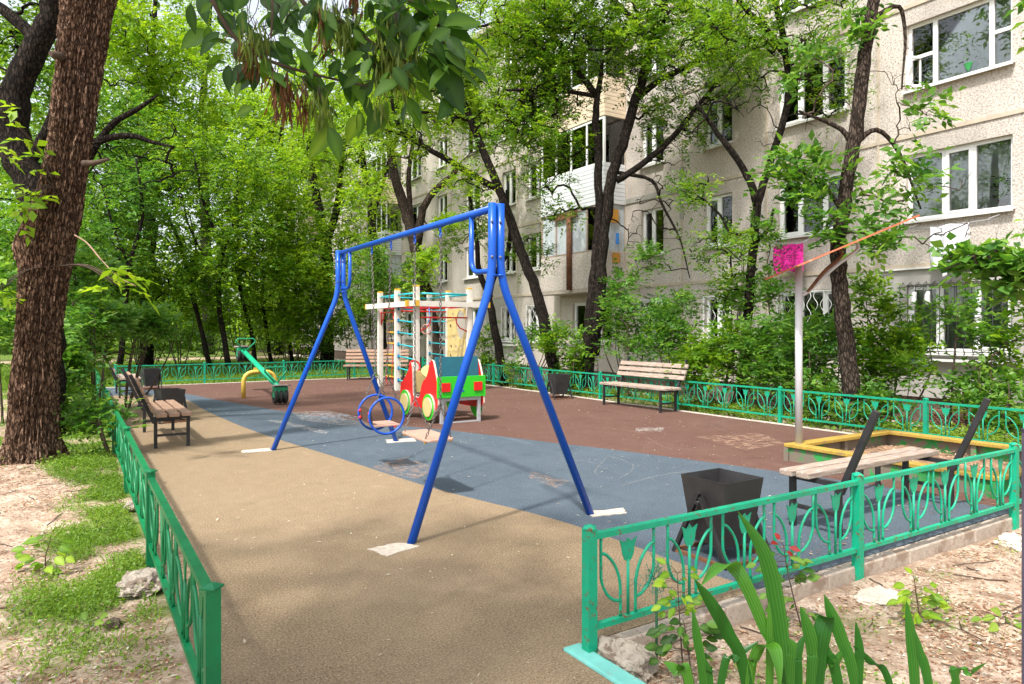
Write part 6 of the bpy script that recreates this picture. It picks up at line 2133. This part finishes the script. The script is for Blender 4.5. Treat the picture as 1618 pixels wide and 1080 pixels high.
iris('slender iris leaves nearest the right side of the bed', 1450, 2.2, [
    (26, [(1446, 1085), (1440, 1010), (1432, 947)]), (22, [(1468, 1085), (1452, 1030), (1440, 985)]), (16, [(1408, 1090), (1375, 1045), (1346, 1018)]), (16, [(1505, 1085), (1535, 1062), (1560, 1046)]), (20, [(1512, 1085), (1506, 1060), (1502, 1052)])])

def leafy_stem(name, label, cat, px, d, stem, leaves, m=LEAF_M, red=(), size=.05, group=None):
    g = ghz(px, d); g.z = float(ground_z(g.x, g.y)) - .02
    root = thing(name, label, cat, g, 0, group)
    P = smooth_path([g] + [at(q[0], q[1], d) for q in stem], 5)
    m_ = MB(); m_.tube([p - g for p in P], list(np.linspace(.005, .002, len(P))), 6); m_.build('stem', TWIG, root)
    r_ = random.Random(int(px))
    def lf(q, mm, sz):
        p = at(q[0], q[1], d + r_.uniform(-.05, .05))
        near = min(P, key=lambda k: (k - p).length)
        m2 = MB(); m2.tube([near - g, (near + p) / 2 - g + Vector((0, 0, .01)), p - g], .0013, 4); 
        yv = (p - near); yv = (yv.normalized() if yv.length > .01 else Vector((1, 0, 0))) + Vector((0, 0, -.15)); yv.normalize()
        zv = Vector((r_.gauss(0, .3) - .75 * SN, r_.gauss(0, .3) - .75 * CS, .75)); zv = (zv - yv * zv.dot(yv)).normalized()
        fr = Matrix((yv.cross(zv), yv, zv)).transposed().to_4x4(); fr.translation = p - g
        o = leaf_shape('leaf', sz * r_.uniform(.8, 1.2), sz * .62, mm, root, fr, r_.random())
        m2.build('leaf_stalk', TWIG, o)
    for q in leaves:
        lf(q, m, size)
        for _ in range(2): lf((q[0] + r_.gauss(0, 11), q[1] + r_.gauss(3, 9)), m, size * .85)
    for q in red: lf(q, LEAF_R, size * .7)
leafy_stem('rose_bush', 'young rose with dark red shoot tips before the front fence', 'plant', 1268, 3.95, [(1258, 960), (1245, 905), (1238, 862)],
           [(1225, 885), (1248, 880), (1262, 890), (1270, 903), (1256, 920), (1240, 915), (1212, 897), (1276, 915), (1262, 960), (1248, 985), (1270, 990), (1282, 975), (1240, 955), (1230, 940), (1290, 1000), (1225, 925)], LEAF_M, [(1232, 852), (1248, 864), (1243, 872), (1228, 858)], .075)
leafy_stem('rose_bush', 'thin rose shoot with yellow green leaflets beside the netted stick', 'plant', 1082, 3.3, [(1078, 1040), (1074, 980), (1070, 905)],
           [(1058, 906), (1090, 908), (1052, 914), (1068, 944), (1056, 950), (1082, 946), (1092, 950), (1066, 960), (1100, 945)], LEAF_Y, (), .06)
leafy_stem('rose_bush', 'darker low rose leaves at foot of the yellow green shoot', 'plant', 1100, 3.25, [(1092, 1060), (1085, 1010), (1080, 980)],
           [(1045, 1000), (1055, 990), (1062, 1008), (1080, 985), (1095, 1000), (1108, 995), (1042, 1022), (1060, 1025), (1110, 1020), (1090, 1030), (1116, 985), (1125, 1000)], LEAF_A, (), .07)
leafy_stem('seedling', 'bright green seedling alone on the bare bed', 'plant', 1455, 3.95, [(1452, 968), (1448, 940), (1445, 918)],
           [(1440, 935), (1462, 932), (1432, 942), (1470, 945), (1456, 952), (1446, 915), (1478, 948), (1450, 968), (1465, 970), (1430, 925)], LEAF_Y, (), .075)
leafy_stem('weed', 'leafy weed on the bare soil left of the grass', 'plant', 72, 4.7, [(72, 880), (76, 865), (80, 850)],
           [(50, 880), (40, 868), (95, 862), (62, 855), (88, 880), (58, 892), (75, 895)], LEAF_Y, (), .09)
leafy_stem('weed', 'dandelion leaves in lower left grass', 'plant', 142, 3.75, [(140, 1000), (138, 990)],
           [(128, 995), (150, 1005), (135, 980), (160, 990), (122, 1008)], LEAF_G, (), .08)
leafy_stem('weed', 'weed at the right edge of the bed near the dark post', 'plant', 1590, 3.9, [(1590, 985), (1588, 975)],
           [(1575, 985), (1600, 985), (1582, 970), (1605, 975), (1570, 998), (1595, 1005)], LEAF_G, (), .08)

# ------------------------------------------------------------------ grass, weeds, litter (stuff)
def scatter(n, x0, x1, y0, y1, accept, seed):
    rng = np.random.default_rng(seed)
    x = rng.uniform(x0, x1, n); y_ = rng.uniform(y0, y1, n)
    keep = rng.random(n) < accept(x, y_)
    x, y_ = x[keep], y_[keep]
    return np.stack([x, y_, ground_z(x, y_)], -1), rng

def weeds(name, n, box, acc, seed, hmax, ll, lw, m, flat=.6):
    P, rng = scatter(n, *box, acc, seed)
    k = len(P)
    hh = rng.random(k) ** 1.4 * hmax * (.4 + fbm(P[:, 0], P[:, 1], 2.0, 55))
    b = P + np.stack([rng.normal(0, .01, k), rng.normal(0, .01, k), hh], -1)
    d = rng.normal(0, 1, (k, 3)) * np.array([1, 1, .5])
    nn = np.array([0, 0, 1.0]) + rng.normal(0, flat, (k, 3))
    tint = np.clip(.15 + .7 * fbm(P[:, 0], P[:, 1], 1.3, 58) + rng.normal(0, .15, k), 0, 1)
    tag(leaves_mesh(name, b, d, nn, ll * rng.uniform(.5, 1.3, k), lw * rng.uniform(.6, 1.3, k), m, None, tint, rng), kind='stuff')

def blades_(name, n, box, acc, seed, h, w, m):
    P, rng = scatter(n, *box, acc, seed)
    k = len(P)
    d = np.array([0, 0, 1.0]) + rng.normal(0, .38, (k, 3))
    nn = rng.normal(0, 1, (k, 3)) * np.array([1, 1, .2])
    tint = np.clip(.1 + .7 * fbm(P[:, 0], P[:, 1], .9, 59) + rng.normal(0, .18, k), 0, 1)
    tag(leaves_mesh(name, P - np.array([0, 0, .01]), d, nn, h * rng.uniform(.4, 1.2, k), np.full(k, w), m, None, tint, rng, .0, .25), kind='stuff')

off_rubber = lambda x, y_: ~(rect_in(x, y_, .42, 10.2, 2.65, 22.1) | rect_in(x, y_, .42, 2.2, -6, 2.9))
weeds('weeds', 190000, (-2.6, .5, 2.2, 10), lambda x, y_: np.clip(green_mask(x, y_), 0, 1) * off_rubber(x, y_), 201, .085, .024, .014, LEAF_G)
blades_('grass', 50000, (-2.6, .5, 2.2, 10), lambda x, y_: green_mask(x, y_) * .8 * off_rubber(x, y_), 202, .09, .006, LEAF_G)
weeds('weeds', 60000, (2.2, 9.0, -1.0, 2.6), lambda x, y_: green_mask(x, y_) * .9, 203, .06, .028, .015, LEAF_G)
weeds('weeds', 30000, (-6, .5, 9, 24), lambda x, y_: (green_mask(x, y_) * .8 + .08) * off_rubber(x, y_), 204, .16, .05, .026, LEAF_G)
blades_('lawn_grass', 110000, (-14, 14, 22.15, 40), lambda x, y_: np.clip(green_mask(x, y_) + .2, 0, 1) * np.clip(1.4 - (y_ - 22) / 16, .2, 1), 205, .17, .018, LEAF_G)
blades_('grass', 60000, (-12, .45, 9.5, 24), lambda x, y_: green_mask(x, y_) * .9 * off_rubber(x, y_), 206, .13, .011, LEAF_G)
weeds('weeds', 60000, (10.3, 13.2, 3, 22), lambda x, y_: .25 + .75 * sstep(.42, .6, fbm(x, y_, .9, 66)), 207, .22, .07, .036, LEAF_G)

def litter(name, n, box, acc, seed, ll, lw, m, z=None):
    P, rng = scatter(n, *box, acc, seed)
    k = len(P)
    if z is not None: P[:, 2] = z
    d = rng.normal(0, 1, (k, 3)) * np.array([1, 1, .12])
    nn = np.array([0, 0, 1.0]) + rng.normal(0, .28, (k, 3)) * (1 if z is None else .15)
    tag(leaves_mesh(name, P + np.array([0, 0, .006]), d, nn, ll * rng.uniform(.35, 1.5, k), lw * rng.uniform(.5, 1.4, k), m, None, None, rng, .1, .05), kind='stuff')
soil_acc = lambda x, y_: (1 - .8 * green_mask(x, y_)) * (.25 + .75 * sstep(.4, .65, fbm(x, y_, 1.6, 88))) * off_rubber(x, y_)
litter('dry_litter', 60000, (-4.5, .5, 2.2, 11), soil_acc, 301, .035, .010, LITTER)
litter('dry_litter', 70000, (2.25, 9.5, -1.2, 2.62), soil_acc, 302, .036, .011, LITTER)
litter('pale_litter', 14000, (-4.5, .5, 2.2, 11), soil_acc, 303, .03, .012, PALE_LITTER)
litter('pale_litter', 16000, (2.25, 9.5, -1.2, 2.62), soil_acc, 304, .03, .012, PALE_LITTER)
litter('pale_litter', 1500, (.6, 10, 3.0, 21.5), lambda x, y_: .35 + .65 * sstep(.4, .7, fbm(x, y_, .7, 91)), 305, .035, .012, PALE_LITTER, .001)
litter('pale_litter', 90, (.6, 2.0, 1, 3.0), lambda x, y_: np.full(len(x), .7), 308, .03, .010, PALE_LITTER, .001)
litter('dry_litter', 900, (4.3, 8.5, 2.98, 4.2), lambda x, y_: sstep(.45, .6, fbm(x, y_, 1.5, 92)) * np.exp(-(y_ - 3.0) / .45), 306, .04, .012, LITTER, .001)
litter('sand_litter', 1500, (7.5, 9.4, 3.2, 5.2), lambda x, y_: sstep(.4, .6, fbm(x, y_, 1.5, 93)), 307, .05, .02, LITTER, .055)

# fallen twigs and pebbles on the bare soil
def twigs_on(n, x0, x1, y0, y1, seed):
    rr_ = random.Random(seed)
    mb = MB()
    for _ in range(n):
        x, y_ = rr_.uniform(x0, x1), rr_.uniform(y0, y1)
        a = rr_.uniform(0, 6.28); L = rr_.uniform(.06, .32)
        pts = []
        for k in range(4):
            px_, py_ = x + math.cos(a) * L * k / 3, y_ + math.sin(a) * L * k / 3
            pts.append((px_ + rr_.gauss(0, .008), py_ + rr_.gauss(0, .008), float(ground_z(px_, py_)) + .008))
        mb.tube(pts, rr_.uniform(.002, .005), 4, caps=False)
    tag(mb.build('fallen_twigs', TWIG), kind='stuff')
twigs_on(70, -3.0, .3, 2.6, 9.5, 1)
twigs_on(70, 2.4, 8.0, .3, 2.5, 2)
def pebbles(n, x0, x1, y0, y1, seed):
    rr_ = random.Random(seed)
    mb = MB()
    for _ in range(n):
        x, y_ = rr_.uniform(x0, x1), rr_.uniform(y0, y1)
        z = float(ground_z(x, y_)); q = rr_.uniform(.006, .022)
        mb.tube([(x, y_, z - q * .3), (x + rr_.gauss(0, q * .1), y_, z), (x, y_ + rr_.gauss(0, q * .2), z + q * .35), (x, y_, z + q * .55)], [q * .9, q * rr_.uniform(.8, 1.1), q * .7, q * .2], 6)
    tag(mb.build('gravel', ROCK), kind='stuff')
pebbles(420, -3.0, .35, 2.6, 9.5, 3)
pebbles(420, 2.4, 8.0, .3, 2.55, 4)
